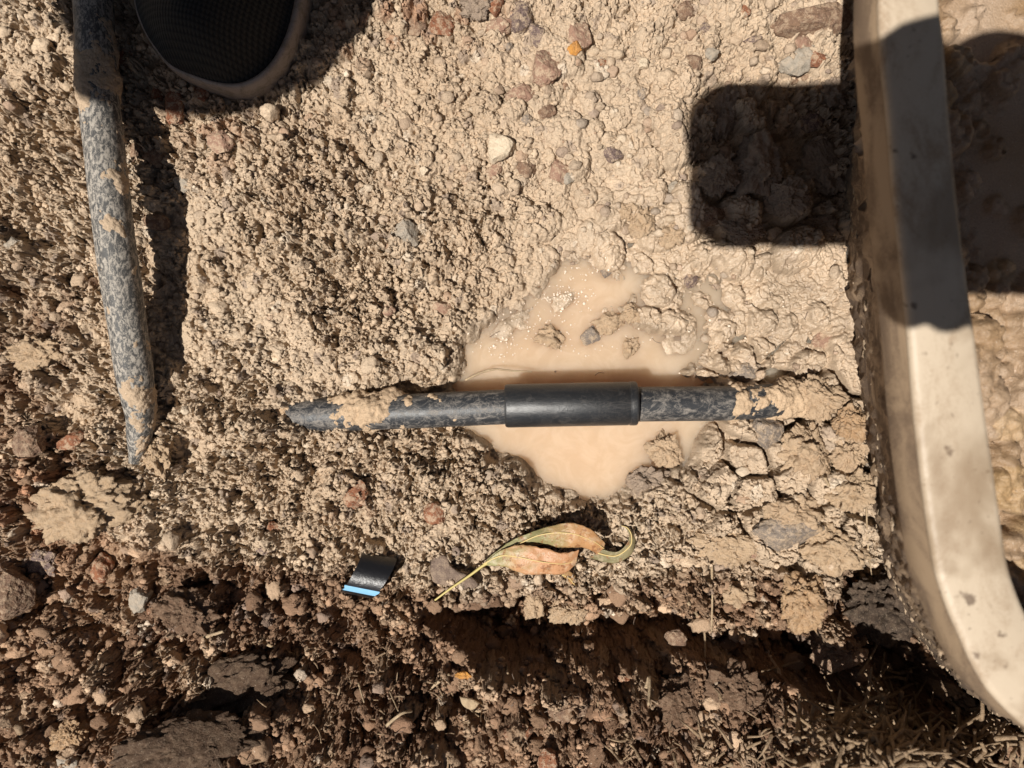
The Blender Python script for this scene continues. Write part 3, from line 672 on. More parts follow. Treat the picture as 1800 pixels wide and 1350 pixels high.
pp = [(440, 735, -.020), (520, 731, -.0078), (620, 727, -.0008), (740, 722, .006), (880, 715.5, .0095), (1000, 712.5, .0105), (1120, 710.5, .0095), (1290, 708.5, .0055), (1370, 703, .001), (1440, 690, -.010)]
pipe_path = catmull([P(a, b_, c)[:] for a, b_, c in pp], 28)
root = empty("water_pipe", P(900, 715, 0)); tag(root, "muddy black plastic pipe lying across the hole under a fat coupling", "pipe")
V_, F_ = tube(pipe_path, np.full(len(pipe_path), PR), 64)
link("tube", mesh_any("tube", V_, F_), PIPE_M, root)
def coat(path, R, thick, nseg, mask, seed, fr=260.0, sub=2, off0=-0.0014, fine_=0.0009, alongy=False):
    off = Vector((seed, seed * 2.3, 1))
    pth = np.array([path[0] + (path[-1] - path[0]) * 0]) if False else path
    n = len(pth) * sub; t = np.linspace(0, len(pth) - 1, n); pth = np.stack([np.interp(t, np.arange(len(pth)), pth[:, q]) for q in range(3)], -1)
    R2 = np.interp(t, np.arange(len(R)), R)
    def dfn(i, a, p):
        q = Vector((p[0] + (R2[i] * math.cos(a) if alongy else 0), p[1] + (0 if alongy else R2[i] * math.cos(a)), p[2] + R2[i] * math.sin(a)))
        m_ = mask(p, a)
        big = mnoise.fractal(q * 75 + off, 0.8, 2.0, 4)
        fine = mnoise.fractal(q * fr * 2.2 + off, 0.7, 2.0, 4)
        return off0 + thick * max(-0.6, (m_ + 0.9 * big)) + fine_ * fine * (1 if m_ > -.3 else .3)
    return tube(pth, R2, nseg, dfn, cap=False)
def pmask(p, a):
    u = p[0] / (S * (D - p[2]) / D) + 900
    top = math.sin(a); side = -math.cos(a)         # side<0 : photo top
    m_ = -0.75
    m_ += 1.7 * math.exp(-((u - 660) / 85) ** 2) * (1 - .5 * max(0, -side))
    m_ += 1.3 * max(0, min(1, (536 - u) / 34))
    m_ += 1.15 * max(0, min(1, (u - 1272) / 14.0))
    m_ += 0.35 * math.exp(-((u - 790) / 40) ** 2) * (1 if abs(top) < .9 else .4)
    m_ -= 0.25 * max(0, top - .7) * (u < 1280)
    if 870 < u < 1270: m_ -= 0.6
    return m_
V_, F_ = coat(pipe_path, np.full(len(pipe_path), PR), 0.0042, 90, pmask, 4.0)
me = mesh_any("mud_coat", V_, F_); soil_attr(me, (0.50, 0.36, 0.235), .35); link("mud_coat", me, SOIL, root)
# coupling
c0, c1 = P(888, 713.5, .0095), P(1119, 709, .0115)
cd_ = (c1 - c0); L_ = cd_.length; cdir = cd_.normalized()
prof = [(0, PR * 1.01), (0, 35 * S), (.0006, 36.6 * S), (.0016, 37.4 * S), (L_ * .5, 37.2 * S), (L_ - .0052, 37.3 * S), (L_ - .0048, 36.6 * S), (L_ - .0042, 36.6 * S), (L_ - .0038, 37.6 * S),
        (L_ - .0012, 37.8 * S), (L_ - .0004, 37.2 * S), (L_, 36.2 * S), (L_, 33.5 * S), (L_ - .003, 33 * S), (L_ - .004, PR * 1.01)]
s_ = cdir.cross(Vector((0, 0, 1))).normalized(); u_ = s_.cross(cdir)
V_ = []; ns = 96
for d_, r_ in prof:
    for k in range(ns):
        a = 2 * math.pi * k / ns; V_.append(c0 + cdir * d_ + (s_ * math.cos(a) + u_ * math.sin(a)) * r_)
F_ = [[i * ns + k, (i + 1) * ns + k, (i + 1) * ns + (k + 1) % ns, i * ns + (k + 1) % ns] for i in range(len(prof) - 1) for k in range(ns)]
me = mesh_any("pipe_coupling", V_, F_)
bm = bmesh.new(); bm.from_mesh(me)
for e in bm.edges:
    if len(e.link_faces) == 2 and e.calc_face_angle(0) > .6: e.smooth = False
bmesh.ops.recalc_face_normals(bm, faces=bm.faces); bm.to_mesh(me); bm.free()
o = link("pipe_coupling", me, COUP_M); tag(o, "fat satin black coupling sleeve around the pipe over the puddle", "pipe coupling")

# dusty pipe standing at the left
sp = [(150, -260, .015), (158, -90, .018), (164, 10, .021), (172, 150, .026), (188, 300, .030), (203, 430, .030), (222, 560, .023), (240, 680, .013), (247, 745, .006), (236, 812, -.001)]
st_path = catmull([P(a, b_, c)[:] for a, b_, c in sp], 26)
rr_ = np.full(len(st_path), 30.5 * S); tt = np.linspace(0, 1, len(st_path)); rr_ = rr_ * (1 - 0.30 * ss(.70, .93, tt)) * (1 - .55 * ss(.90, 1, tt))
root = empty("dusty_pipe", P(236, 800, 0)); tag(root, "dust-caked pipe end slanting down into the soil left of the shoe", "pipe")
offs = Vector((9, 2, 4))
V_, F_ = tube(st_path, rr_, 64, lambda i, a, p: 0.0005 * mnoise.noise(Vector((p[0] * 60 + math.cos(a), p[1] * 40, math.sin(a)))))
link("tube", mesh_any("tube", V_, F_), STICK_M, root)
def smask(p, a):
    v = 675 - p[1] / (S * (D - p[2]) / D)
    return -0.22 + 0.6 * math.exp(-((v - 130) / 90) ** 2) - .12 * (v > 400) + .3 * math.exp(-((v - 700) / 80) ** 2)
V_, F_ = coat(st_path, rr_, 0.0020, 110, smask, 9.0, sub=3, off0=-0.0004, fine_=0.0005, alongy=True)
me = mesh_any("mud_coat", V_, F_); soil_attr(me, (0.46, 0.345, 0.24), 0); link("mud_coat", me, SOIL, root)

# ------------------------------------------------------------------ offcut of pipe with the blue stripe
root = empty("pipe_offcut", P(648, 1008, hz(*P(648, 1008).xy))); tag(root, "short curved black pipe offcut with a light blue stripe", "pipe offcut")
zc = root.location.z + 0.0115
def shell(a0, a1, r0, r1, l0, l1, n=24, m_=8):
    """arc of pipe wall; angle in degrees from straight up towards photo top"""
    ax = Vector((66, -13, 0)).normalized(); up = Vector((0.10, -.12, 1)).normalized(); sd = up.cross(ax).normalized()
    cen = P(647, 1010, zc - 0.003)
    bm = bmesh.new(); g = []
    for i in range(n + 1):
        a = math.radians(a0 + (a1 - a0) * i / n); row = []
        for r in (r0, r1):
            row.append([bm.verts.new(cen + ax * (l0 + (l1 - l0) * k / m_ + 0.16 * math.sin(a) * 0.012 + 0.0005 * math.sin(k * 1.3 + i * .2)) * 1.0 + ax * (.22 * math.sin(a) * r) + (sd * math.sin(a) + up * math.cos(a)) * r) for k in range(m_ + 1)])
        g.append(row)
    for i in range(n):
        for k in range(m_):
            bm.faces.new((g[i][1][k], g[i][1][k + 1], g[i + 1][1][k + 1], g[i + 1][1][k])); bm.faces.new((g[i][0][k], g[i + 1][0][k], g[i + 1][0][k + 1], g[i][0][k + 1]))
        for k in (0, m_): bm.faces.new((g[i][0][k], g[i][1][k], g[i + 1][1][k], g[i + 1][0][k]))
    for i in (0, n):
        for k in range(m_): bm.faces.new((g[i][0][k], g[i][0][k + 1], g[i][1][k + 1], g[i][1][k]))
    bmesh.ops.recalc_face_normals(bm, faces=bm.faces)
    for f in bm.faces: f.smooth = True
    for e in bm.edges:
        if len(e.link_faces) == 2 and e.calc_face_angle(0) > .7: e.smooth = False
    me = bpy.data.meshes.new("shell"); bm.to_mesh(me); bm.free(); return me
Rr = 38 * S
link("pipe_wall", shell(-105, 95, Rr - .0022, Rr, -29 * S, 29 * S), CUT_M, root)
link("blue_stripe", shell(-36, -17, Rr - .0004, Rr + .00025, -29.15 * S, 29.15 * S), BLUE_M, root)

# ------------------------------------------------------------------ dry leaves
def leaf_mat(name, green, orange, u0, u1, dull=1.0):
    m, nt, b = newmat(name)
    tc = nd(nt, "ShaderNodeNewGeometry"); sx = nd(nt, "ShaderNodeSeparateXYZ"); nt.links.new(tc.outputs['Position'], sx.inputs[0])
    n = noise_n(nt, 120, 5, .65)
    q = math_(nt, 'ADD', sx.outputs['X'], math_(nt, 'MULTIPLY', math_(nt, 'SUBTRACT', n, .5), .045))
    c = mixc(nt, ramp(nt, q, (u0 - 900) * S, (u1 - 900) * S), green, orange)
    sp_ = ramp(nt, noise_n(nt, 260, 4, .6), .56, .62); c = mixc(nt, math_(nt, 'MULTIPLY', sp_, .75), c, (0.22, 0.09, 0.035))
    d = ramp(nt, noise_n(nt, 200, 5, .7), .52, .62); c = mixc(nt, math_(nt, 'MULTIPLY', d, .35), c, (0.55, 0.44, 0.30))
    nt.links.new(c, b.inputs['Base Color']); b.inputs['Roughness'].default_value = .5
    b.inputs['Transmission Weight'].default_value = 0.0
    v = nt.nodes.new("ShaderNodeTexVoronoi"); v.feature = 'DISTANCE_TO_EDGE'; v.inputs['Scale'].default_value = 700
    nt.links.new(tc.outputs['Position'], v.inputs['Vector'])
    nt.links.new(bump(nt, v.outputs[0], .0004, .5), b.inputs['Normal'])
    return m
LM1 = leaf_mat("leaf_green_orange", (0.27, 0.25, 0.11), (0.46, 0.235, 0.115), 860, 940)
LM2 = leaf_mat("leaf_olive_orange", (0.24, 0.22, 0.10), (0.42, 0.22, 0.095), 930, 1030)
LM3 = leaf_mat("leaf_brown", (0.30, 0.17, 0.07), (0.30, 0.17, 0.07), 0, 10)
LM4 = leaf_mat("leaf_tip", (0.19, 0.165, 0.085), (0.25, 0.21, 0.11), 1050, 1100)
RIB = newmat("leaf_rib")[0]; RIB.node_tree.nodes["Principled BSDF"].inputs['Base Color'].default_value = (0.62, 0.47, 0.20, 1); RIB.node_tree.nodes["Principled BSDF"].inputs['Roughness'].default_value = .6
lroot = empty("leaf_sprig", P(850, 992, 0.004)); tag(lroot, "sprig of dry green to orange leaves on a yellow stem below the puddle", "leaves")
def leaf(A, M, B, mat, base=0.0):
    """A upper edge, M midrib, B lower edge: lists of (px,py,z mm) of equal length"""
    n = 10; a = catmull([P(x, y, z * MM + base)[:] for x, y, z in A], n); m_ = catmull([P(x, y, z * MM + base)[:] for x, y, z in M], n); b_ = catmull([P(x, y, z * MM + base)[:] for x, y, z in B], n)
    rows = []; k = 8
    for i in range(len(m_)):
        r = []
        for j in range(-k, k + 1):
            t = abs(j) / k; e = a[i] if j < 0 else b_[i]
            p = m_[i] * (1 - t) + e * t; p = p + np.array([0, 0, 0.0003 * math.sin(t * math.pi) * np.linalg.norm(e - m_[i]) / 0.008])
            p = p + np.array([0, 0, 0.0010 * mnoise.noise(Vector(p) * 170) + 0.0004 * mnoise.noise(Vector(p) * 500)])
            if j in (-k, k): p = p + (e - m_[i]) * 0.10 * mnoise.noise(Vector(p) * 420)
            r.append(p)
        rows.append(r)
    W_ = 2 * k + 1; V = [p for r in rows for p in r]
    F = [[i * W_ + j, i * W_ + j + 1, (i + 1) * W_ + j + 1, (i + 1) * W_ + j] for i in range(len(rows) - 1) for j in range(W_ - 1)]
    me = mesh_any("leaf", V, F); o = link("leaf", me, mat, lroot)
    md = o.modifiers.new("thickness", 'SOLIDIFY'); md.thickness = 0.0003; md.offset = 0
    rp = m_ + np.array([0, 0, .0003]); V, F = tube(rp, np.linspace(.00040, .00018, len(rp)), 8)
    rb = link("midrib", mesh_any("midrib", V, F), RIB); rb.parent = o
    rb.matrix_parent_inverse = o.matrix_parent_inverse.inverted() @ Matrix.Translation(-Vector(lroot.location)) if False else Matrix.Identity(4)
    return o
leaf([(852, 989, 6), (880, 968, 9), (912, 958, 13), (950, 963, 15), (990, 972, 15), (1018, 966, 13)],
     [(850, 991, 6), (880, 977, 9), (910, 979, 13), (950, 987, 15), (990, 991, 14), (1014, 984, 12)],
     [(852, 994, 6), (885, 995, 9), (915, 1008, 11), (955, 1010, 12), (990, 1008, 11), (1010, 994, 11)], LM1)
leaf([(856, 983, 5), (900, 950, 8), (960, 927, 12), (1003, 919, 15), (1038, 930, 15), (1064, 955, 12)],
     [(858, 986, 5), (905, 960, 9), (950, 940, 13), (1000, 937, 16), (1040, 950, 15), (1062, 964, 12)],
     [(862, 986, 5), (900, 970, 7), (940, 958, 8), (990, 962, 12), (1025, 963, 12), (1050, 973, 11)], LM2)
leaf([(1060, 966, 8), (1085, 970, 8), (1102, 956, 9), (1106, 942, 9), (1101, 930, 8), (1092, 923, 6)],
     [(1050, 972, 7), (1082, 977, 7), (1107, 960, 8), (1110, 942, 8), (1103, 928, 8), (1092, 924, 6)],
     [(1036, 980, 5), (1076, 990, 5), (1108, 976, 5), (1117, 950, 5), (1108, 930, 5), (1093, 924, 5)], LM4)
leaf([(988, 1008, 6), (1000, 1003, 6), (1012, 1012, 4)], [(988, 1010, 6), (1000, 1016, 5), (1010, 1028, 3)], [(988, 1012, 6), (997, 1020, 4), (1008, 1032, 2)], LM3)
V, F = tube(catmull([P(x, y, z * MM)[:] for x, y, z in [(758, 1060, 5), (790, 1036, 6), (825, 1012, 6), (848, 995, 6), (860, 988, 6)]], 10), np.linspace(.0005, .0009, 41), 10)
STEM = newmat("stem")[0]; STEM.node_tree.nodes["Principled BSDF"].inputs['Base Color'].default_value = (0.52, 0.42, 0.15, 1)
link("stem", mesh_any("stem", V, F), STEM, lroot)

# ------------------------------------------------------------------ flat bark chip, straws, twigs, roots
BARK = rock_mat("grey_bark", (0.24, 0.175, 0.135), (0.17, 0.12, 0.095), .8, .3)
WOOD = rock_mat("dry_straw", (0.50, 0.38, 0.24), (0.36, 0.26, 0.165), .8, .2)
TWIGM = rock_mat("dry_twig", (0.34, 0.235, 0.14), (0.22, 0.15, 0.095), .8, .3)
def chip(name, pts, z0, th, mat, label, cat, tilt=(0, 0), group=None):
    c = np.mean([P(a, b_)[:2] for a, b_ in pts], axis=0); zb = hz(c[0], c[1]) + z0
    ring = catmull([P(a, b_, zb)[:] for a, b_ in pts + pts[:1]], 5)[:-1]
    bm = bmesh.new(); n = len(ring); cen = ring.mean(0)
    rings = []
    for sc_, dz in ((.0, th), (.35, th), (.7, th * .95), (.93, th * .8), (1, th * .3), (.97, 0), (.6, -.0003)):
        rings.append([bm.verts.new(Vector(cen + (p - cen) * max(sc_, .02)) + Vector((0, 0, dz + (p - cen)[0] * sc_ * tilt[0] + (p - cen)[1] * sc_ * tilt[1] + .0006 * mnoise.noise(Vector(cen + (p - cen) * sc_) * 200)))) for p in ring])
    for i in range(len(rings) - 1):
        for k in range(n): bm.faces.new((rings[i][k], rings[i][(k + 1) % n], rings[i + 1][(k + 1) % n], rings[i + 1][k]))
    bmesh.ops.recalc_face_normals(bm, faces=bm.faces)
    for f in bm.faces: f.smooth = True
    me = bpy.data.meshes.new(name); bm.to_mesh(me); bm.free()
    return tag(link(name, me, mat), label, cat, group)
chip("bark_chip", [(758, 985), (770, 974), (786, 977), (792, 992), (806, 1003), (828, 1012), (842, 1028), (820, 1036), (790, 1030), (762, 1022), (756, 1004)], .0075, .0025, BARK, "flat grey brown bark chip under the yellow leaf stem", "bark chip")
chip("bark_chip", [(808, 1222), (830, 1226), (855, 1240), (874, 1254), (868, 1260), (840, 1252), (815, 1240)], .004, .002, WOOD, "pale splintered wood chip on the mound below the trench", "wood chip", (0, .2))
def twig(name, pts, r0, r1, mat, label=None, cat=None, lift=0.0, grp=None, build=True, flatz=None):
    L = []
    for q in pts:
        zz = (hz(*P(q[0], q[1]).xy) if flatz is None else flatz) + lift + (q[2] if len(q) > 2 else 0) * MM
        L.append(zz)
    zm = np.array(L); zm = np.maximum(zm, np.mean(zm) - .002)
    path = catmull([P(q[0], q[1], z)[:] for q, z in zip(pts, zm)], 6)
    V, F = tube(path, np.linspace(r0, r1, len(path)), 8, lambda i, a, p: .18 * r0 * mnoise.noise(Vector(p) * 500 + Vector((a, 0, 0))))
    if not build: return V, F
    return tag(link(name, mesh_any(name, V, F), mat), label, cat, grp)
twig("root", [(818, 668, 3), (845, 655, 4), (870, 649, 5), (885, 650, 5), (905, 652, 4), (935, 653, 2)], .0008, .0004, WOOD, "thin pale forked root reaching over the puddle above the pipe", "root", .0, flatz=WZ + .003)
twig("straw", [(1046, 660, 0), (1053, 655, 1), (1062, 656, 0)], .0002, .00015, BARK, "tiny dark curled fibre floating above the coupling", "fibre", .0, flatz=WZ + .0004)
tw = [
 ([(1210, 1060), (1228, 1085), (1238, 1110), (1240, 1160)], .0009, "grey curved twig standing at the right of the trench"),
 ([(1251, 985), (1252, 1040), (1251, 1110)], .0008, "straight upright grey stalk in the soil below the wet clods"),
 ([(1523, 890), (1525, 950), (1532, 1010)], .0005, "fine dark rootlet hanging beside the tub"),
 ([(1450, 840), (1470, 880), (1482, 905)], .0008, "short brown root between clods by the tub"),
 ([(230, 1155), (250, 1144)], .0010, "short pale straw stub in the dark soil, lower left"),
 ([(360, 1120), (392, 1110)], .0012, "pale flattened straw low in the picture left of the trench"),
 ([(470, 1133), (525, 1153)], .0009, "thin pale twig pointing at a pale pebble"),
 ([(325, 1232), (385, 1222)], .0011, "bent pale straw on the shaded clod"),
 ([(752, 1212), (790, 1185)], .0012, "grey wood splinter lying at a slant below the trench"),
 ([(680, 1275), (705, 1255), (725, 1250)], .0009, "small pale twig on the lower mound left of the wood chip"),
 ([(685, 1215), (700, 1250)], .0005, "hair thin stalk near the small pale twig"),
 ([(1135, 1210), (1142, 1190), (1140, 1240)], .0010, "stubby stalk at the edge of the lower mound right of the trench"),
 ([(32, 1275), (48, 1310)], .0024, "pale wood sliver in the lower left corner"),
 ([(0, 1270), (30, 1290)], .0008, "thin twig running off the left edge near the corner"),
 ([(1618, 1135, 6), (1625, 1160, 6), (1650, 1190, 6)], .0016, "pale twig bridging the black hole beside the tub"),
 ([(1655, 1150, 6), (1690, 1190, 6), (1735, 1225, 8)], .0020, "long brown twig lying along the foot of the tub"),
 ([(630, 1200), (640, 1235)], .0006, "hair thin dry stem right of the shaded clod"),
]
for pts, r0, lab in tw: twig("twig", pts, r0, r0 * .6, TWIGM if r0 > .0013 else WOOD, lab, "twig", .0025, "twigs and straws on the soil")
# loose litter of needles and twigs at the lower right
rr = random.Random(5); VV, FA = [], []
def litter(n, cx, cy, wx_, wy_, zl, lmin, lmax, rmin, rmax):
    global VV, FA
    for k in range(n):
        u0 = rr.gauss(cx, wx_); v0 = rr.gauss(cy, wy_); L = lmin + (lmax - lmin) * 1.25 * rr.random() ** 1.6; a = rr.uniform(0, 6.28); bend = rr.uniform(-.8, .8)
        ca, sa = math.cos(a), math.sin(a)
        pts = [(u0, v0, rr.uniform(-1, zl)), (u0 + ca * L * .5 - sa * L * .15 * bend, v0 + sa * L * .5 + ca * L * .15 * bend, rr.uniform(0, zl)), (u0 + ca * L, v0 + sa * L, rr.uniform(-1, zl))]
        V, F = twig("", pts, rr.uniform(rmin, rmax), rmin * .6, None, build=False, lift=.001)
        b0 = sum(len(q) for q in VV); VV.append(V); FA += [[i + b0 for i in f] for f in F]
litter(230, 1620, 1335, 110, 45, 14, 35, 110, .0008, .0017)
litter(110, 1545, 1265, 45, 45, 16, 25, 80, .0008, .0016)
litter(90, 1250, 1330, 120, 50, 4, 15, 45, .0004, .0011)
litter(60, 700, 1240, 200, 60, 3, 12, 34, .0003, .0008)
litter(30, 1720, 1230, 50, 30, 8, 25, 70, .0009, .0015)
tag(link("twig_litter", mesh_any("twig_litter", np.concatenate(VV), FA), TWIGM), "heap of blurry dry twigs and needles at the lower right", "twig litter", kind='stuff')
VV, FA = [], []
def fibre(n):
    for k in range(n):
        u0 = rr.uniform(0, 1500); v0 = rr.uniform(0, 1350)
        if v0 < 850 and rr.random() < .6: continue
        L = rr.uniform(8, 26); a = rr.uniform(0, 6.28); bend = rr.uniform(-1, 1); ca, sa = math.cos(a), math.sin(a)
        V, F = twig("", [(u0, v0, 1.5), (u0 + ca * L * .5 - sa * L * .2 * bend, v0 + sa * L * .5 + ca * L * .2 * bend, 3), (u0 + ca * L, v0 + sa * L, 1.5)], .00022, .00012, None, build=False)
        b0 = sum(len(q) for q in VV); VV.append(V); FA.extend([[i + b0 for i in f] for f in F])
fibre(260)
tag(link("root_fibres", mesh_any("root_fibres", np.concatenate(VV), FA), BARK), "hair fine root fibres strewn over the soil", "root fibres", kind='stuff')

# ------------------------------------------------------------------ foam and bubbles on the puddle
FOAM, ntf, b = newmat("foam")
b.inputs['Base Color'].default_value = (0.72, 0.60, 0.48, 1); b.inputs['Roughness'].default_value = .15
tv, tf = ico(2); VV, FA = [], []; base = 0
for k in range(420):
    c = rr.choice([(985, 522, 22, 10), (930, 570, 45, 22), (880, 605, 30, 12), (1000, 520, 18, 9), (1010, 480, 40, 10), (1290, 560, 90, 60), (985, 600, 80, 25)])
    u0, v0 = rr.gauss(c[0], c[2]), rr.gauss(c[1], c[3]); r0 = rr.uniform(.0002, .0006) * (1.8 if rr.random() < .04 else 1)
    p = P(u0, v0, WZ); z = max(WZ, hz(p.x, p.y) + .0001)
    VV.append(tv * r0 * np.array([1, 1, .8]) + np.array([p.x, p.y, z])); FA.append(tf + base); base += len(tv)
tag(link("foam", mesh_np("foam", np.concatenate(VV), np.concatenate(FA)), FOAM), "whitish foam of tiny bubbles on the muddy puddle", "foam", kind='stuff')

# ------------------------------------------------------------------ plastic tub at the right
RZ = 0.148
RIM_O = [(1640, -900), (1575, -400), (1550, -60), (1552, 85), (1564, 200), (1576, 350), (1590, 480), (1600, 580), (1611, 720), (1622, 820), (1632, 900), (1648, 1000), (1668, 1065), (1690, 1118), (1720, 1182), (1758, 1235), (1830, 1295), (1960, 1350)]
RIM_I = [(1790, -760), (1700, -350), (1655, -60), (1664, 85), (1672, 200), (1686, 350), (1702, 480), (1716, 580), (1735, 720), (1750, 820), (1761, 900), (1775, 990), (1790, 1040), (1810, 1085), (1842, 1130), (1880, 1165), (1930, 1195), (2010, 1230)]
cx = 2560
def loop(pts, z, n=16, dz=0):
    L = catmull([P(a, b_, z)[:] for a, b_ in pts], n)
    k = (D - z) / D; xm = (cx - 900) * S * .64
    R = L[::-1].copy(); R[:, 0] = 2 * xm - R[:, 0]
    return np.concatenate([L, R])
ro, ri, bo = loop(RIM_O, RZ), loop(RIM_I, RZ), loop(BASE_L, -0.004)
nL = len(ro)
def setz(a, z): a = a.copy(); a[:, 2] = z; return a
def loft(rings, name, mat, parent=None, disp=0):
    V = np.concatenate(rings); F = []
    for i in range(len(rings) - 1):
        for k in range(nL): F.append([i * nL + k, (i + 1) * nL + k, (i + 1) * nL + (k + 1) % nL, i * nL + (k + 1) % nL])
    me = mesh_any(name, V, F); o = link(name, me, mat, parent)
    bm = bmesh.new(); bm.from_mesh(me); bmesh.ops.recalc_face_normals(bm, faces=bm.faces); bm.to_mesh(me); bm.free(); return o
troot = empty("plastic_tub", (ro[:, 0].mean(), ro[:, 1].mean(), 0)); tag(troot, "dirty off-white plastic tub with a thick rim at the right edge", "tub")
mid = lambda t: ro * (1 - t) + ri * t
outw = (ro - ri); outw[:, 2] = 0; outw /= np.linalg.norm(outw, axis=1, keepdims=True)
lipr = [setz(mid(.06), RZ - .021), setz(mid(.0), RZ - .021), setz(ro + outw * .001, RZ - .019), setz(ro + outw * .0008, RZ - .010), setz(ro + outw * .0003, RZ - .0050), setz(ro + outw * .0001, RZ - .0030)]
loft(lipr, "lip", LIP_M, troot)
rim = [setz(ro, RZ - .0030), setz(ro + outw * .0002, RZ - .0016), setz(mid(.03), RZ - .0004), setz(mid(.10), RZ), setz(mid(.5), RZ + .0006), setz(mid(.9), RZ), setz(mid(.97), RZ - .0006), setz(ri, RZ - .002), setz(mid(1.0), RZ - .014), setz(mid(.97), RZ - .015)]
loft(rim, "rim", TUB_RIM, troot)
wl = []
for t in np.linspace(0, 1, 46):
    a = mid(.10) * (1 - t) + bo * t; z = (RZ - .012) * (1 - t) + (-.02) * t
    nz = np.array([mnoise.fractal(Vector((q[0] * 120, q[1] * 120, z * 60)), .8, 2, 5) for q in a])
    nz2 = np.array([mnoise.noise(Vector((q[0] * 30, q[1] * 30, z * 30 + 4))) for q in a])
    wl.append(setz(a + outw * (np.maximum(0, nz + .5 * nz2) * .0045 * min(1, t * 2.5))[:, None], z))
loft(wl, "wall", TUB_WALL, troot)
def wallring(t, off=0.0):
    a = mid(.10) * (1 - t) + bo * t; return setz(a - outw * off, (RZ - .012) * (1 - t) + (-.02) * t)
wi = [setz(mid(.96), RZ - .010), wallring(.2, .016), wallring(.5, .008), wallring(.9, .006)]
V = np.concatenate(wi); F = [[i * nL + k, (i + 1) * nL + k, (i + 1) * nL + (k + 1) % nL, i * nL + (k + 1) % nL] for i in range(3) for k in range(nL)] + [[3 * nL + k for k in range(nL)]]
link("inner_wall", mesh_any("inner_wall", V, F), TUB_WALL, troot)
# mud splashes on the outside of the wall
VV, FA = [], []; base = 0; tv, tf = blob(2, 77, .4, 1.5)
nLeft = nL // 2
sbl = [blob(2, 77 + q, .7, 1.8) for q in range(6)]
for k in range(420):
    i = rr.randrange(int(nLeft * .10), int(nLeft * .98)); t = min(.98, abs(rr.gauss(.8, .25)))
    p_ = wl[int(t * 45)][i]; tv, tf = sbl[k % 6]
    r0 = (.0004 + .0018 * rr.random() ** 3) * (1.7 if rr.random() < .06 else 1)
    VV.append(tv * r0 * np.array([.5, 1 + rr.random() * .6, 1.0]) + p_); FA.append(tf + base); base += len(tv)
me = mesh_np("mud_splashes", np.concatenate(VV), np.concatenate(FA)); soil_attr(me, (.40, .30, .205), .3); o = link("mud_splashes", me, SOIL, troot); o['kind'] = 'stuff'
# contents
mz = 0.092
xs = np.linspace(.225 * .5, .60, 420); ys = np.linspace(-.20, .32, 420)
X2, Y2 = np.meshgrid(xs, ys)
inn = [(p[0], p[1]) for p in mid(1.05)[::4]]
dd = sdpoly(X2, Y2, inn)
b1, idc = bumps(X2, Y2, .016, 400, .35, .8, .5, .8, True); H2 = mz - .014 + .7 * b1 + .6 * bumps(X2, Y2, .006, 410) + .5 * bumps(X2, Y2, .003, 420) + .006 * fbm(X2, Y2, .04, 4, 430) - .01 * ss(-.02, -.08, dd)
H2 = np.maximum(H2, mz - .022)
C2 = np.array([.34, .235, .15]) + (idc[..., None] > .7) * np.array([.05, .03, .0]) + (fbm(X2, Y2, .03, 4, 440)[..., None]) * .09
ii = np.arange(X2.size).reshape(X2.shape); Fq = np.stack([ii[:-1, :-1], ii[:-1, 1:], ii[1:, 1:], ii[1:, :-1]], -1)
okk = (dd < .0015)[:-1, :-1]; Fq = Fq[okk]
me = mesh_np("wet_mud", np.stack([X2, Y2, H2], -1).reshape(-1, 3), Fq, True, {"albedo": ('FLOAT_COLOR', rgba(C2.astype(np.float32))), "wet": ('FLOAT', np.full(X2.size, .9))})
tag(link("wet_mud", me, SOIL), "stony wet brown mud filling the tub", "mud", kind='stuff')

# ------------------------------------------------------------------ person: shoe in view, the rest above and behind the camera
def knit():
    m, nt, b = newmat("black_knit")
    tc = nd(nt, "ShaderNodeTexCoord"); mp = nd(nt, "ShaderNodeMapping"); mp.inputs['Rotation'].default_value = (0, 0, .25); nt.links.new(tc.outputs['Object'], mp.inputs['Vector'])
    s3 = nd(nt, "ShaderNodeSeparateXYZ"); nt.links.new(mp.outputs[0], s3.inputs[0])
    fx = math_(nt, 'SINE', math_(nt, 'MULTIPLY', s3.outputs[0], 3300)); fy = math_(nt, 'SINE', math_(nt, 'ADD', math_(nt, 'MULTIPLY', s3.outputs[1], 2500), math_(nt, 'MULTIPLY', fx, .7)))
    g = math_(nt, 'MULTIPLY_ADD', math_(nt, 'ADD', fx, fy), .25, .5)
    c = mixc(nt, ramp(nt, g, .3, .7), (0.004, 0.004, 0.004), (0.020, 0.018, 0.016))
    nt.links.new(c, b.inputs['Base Color']); b.inputs['Roughness'].default_value = .9
    nt.links.new(bump(nt, g, .0008), b.inputs['Normal']); return m
KNIT = knit()
SOLE = plastic("worn_sole", (0.32, 0.26, 0.22), .6, (0.17, 0.14, 0.10), 0.45, 0.62, .7, 200)
person = empty("person", P(390, 60, 0)); tag(person, "person in a black knit shoe with a worn pale sole, toe at the top", "person")
def outline(pts, z): return np.array([P(a, b_, z)[:] for a, b_ in pts])
so_pts = [(a_, b_ - 9 * (b_ > -60)) for a_, b_ in ((244, -520), (232, -300), (226, -120), (236, 10), (252, 62), (278, 104), (305, 134), (345, 152), (385, 164), (425, 167), (462, 152), (492, 122), (515, 80), (530, 35), (540, -20), (548, -120), (545, -300), (520, -520), (450, -640), (330, -640))]
so = catmull([P(a, b_, .020)[:] for a, b_ in so_pts + so_pts[:1]], 8)[:-1]
cen = so.mean(0); nO = len(so)
spine_y = np.clip(so[:, 1], P(0, 70, .02).y, 10)
spine = np.stack([np.full(nO, P(388, 0, .02).x), spine_y, so[:, 2]], -1)
def inset(t, z, w=1.0):
    a = so * (1 - t) + spine * t; a[:, 2] = z; return a
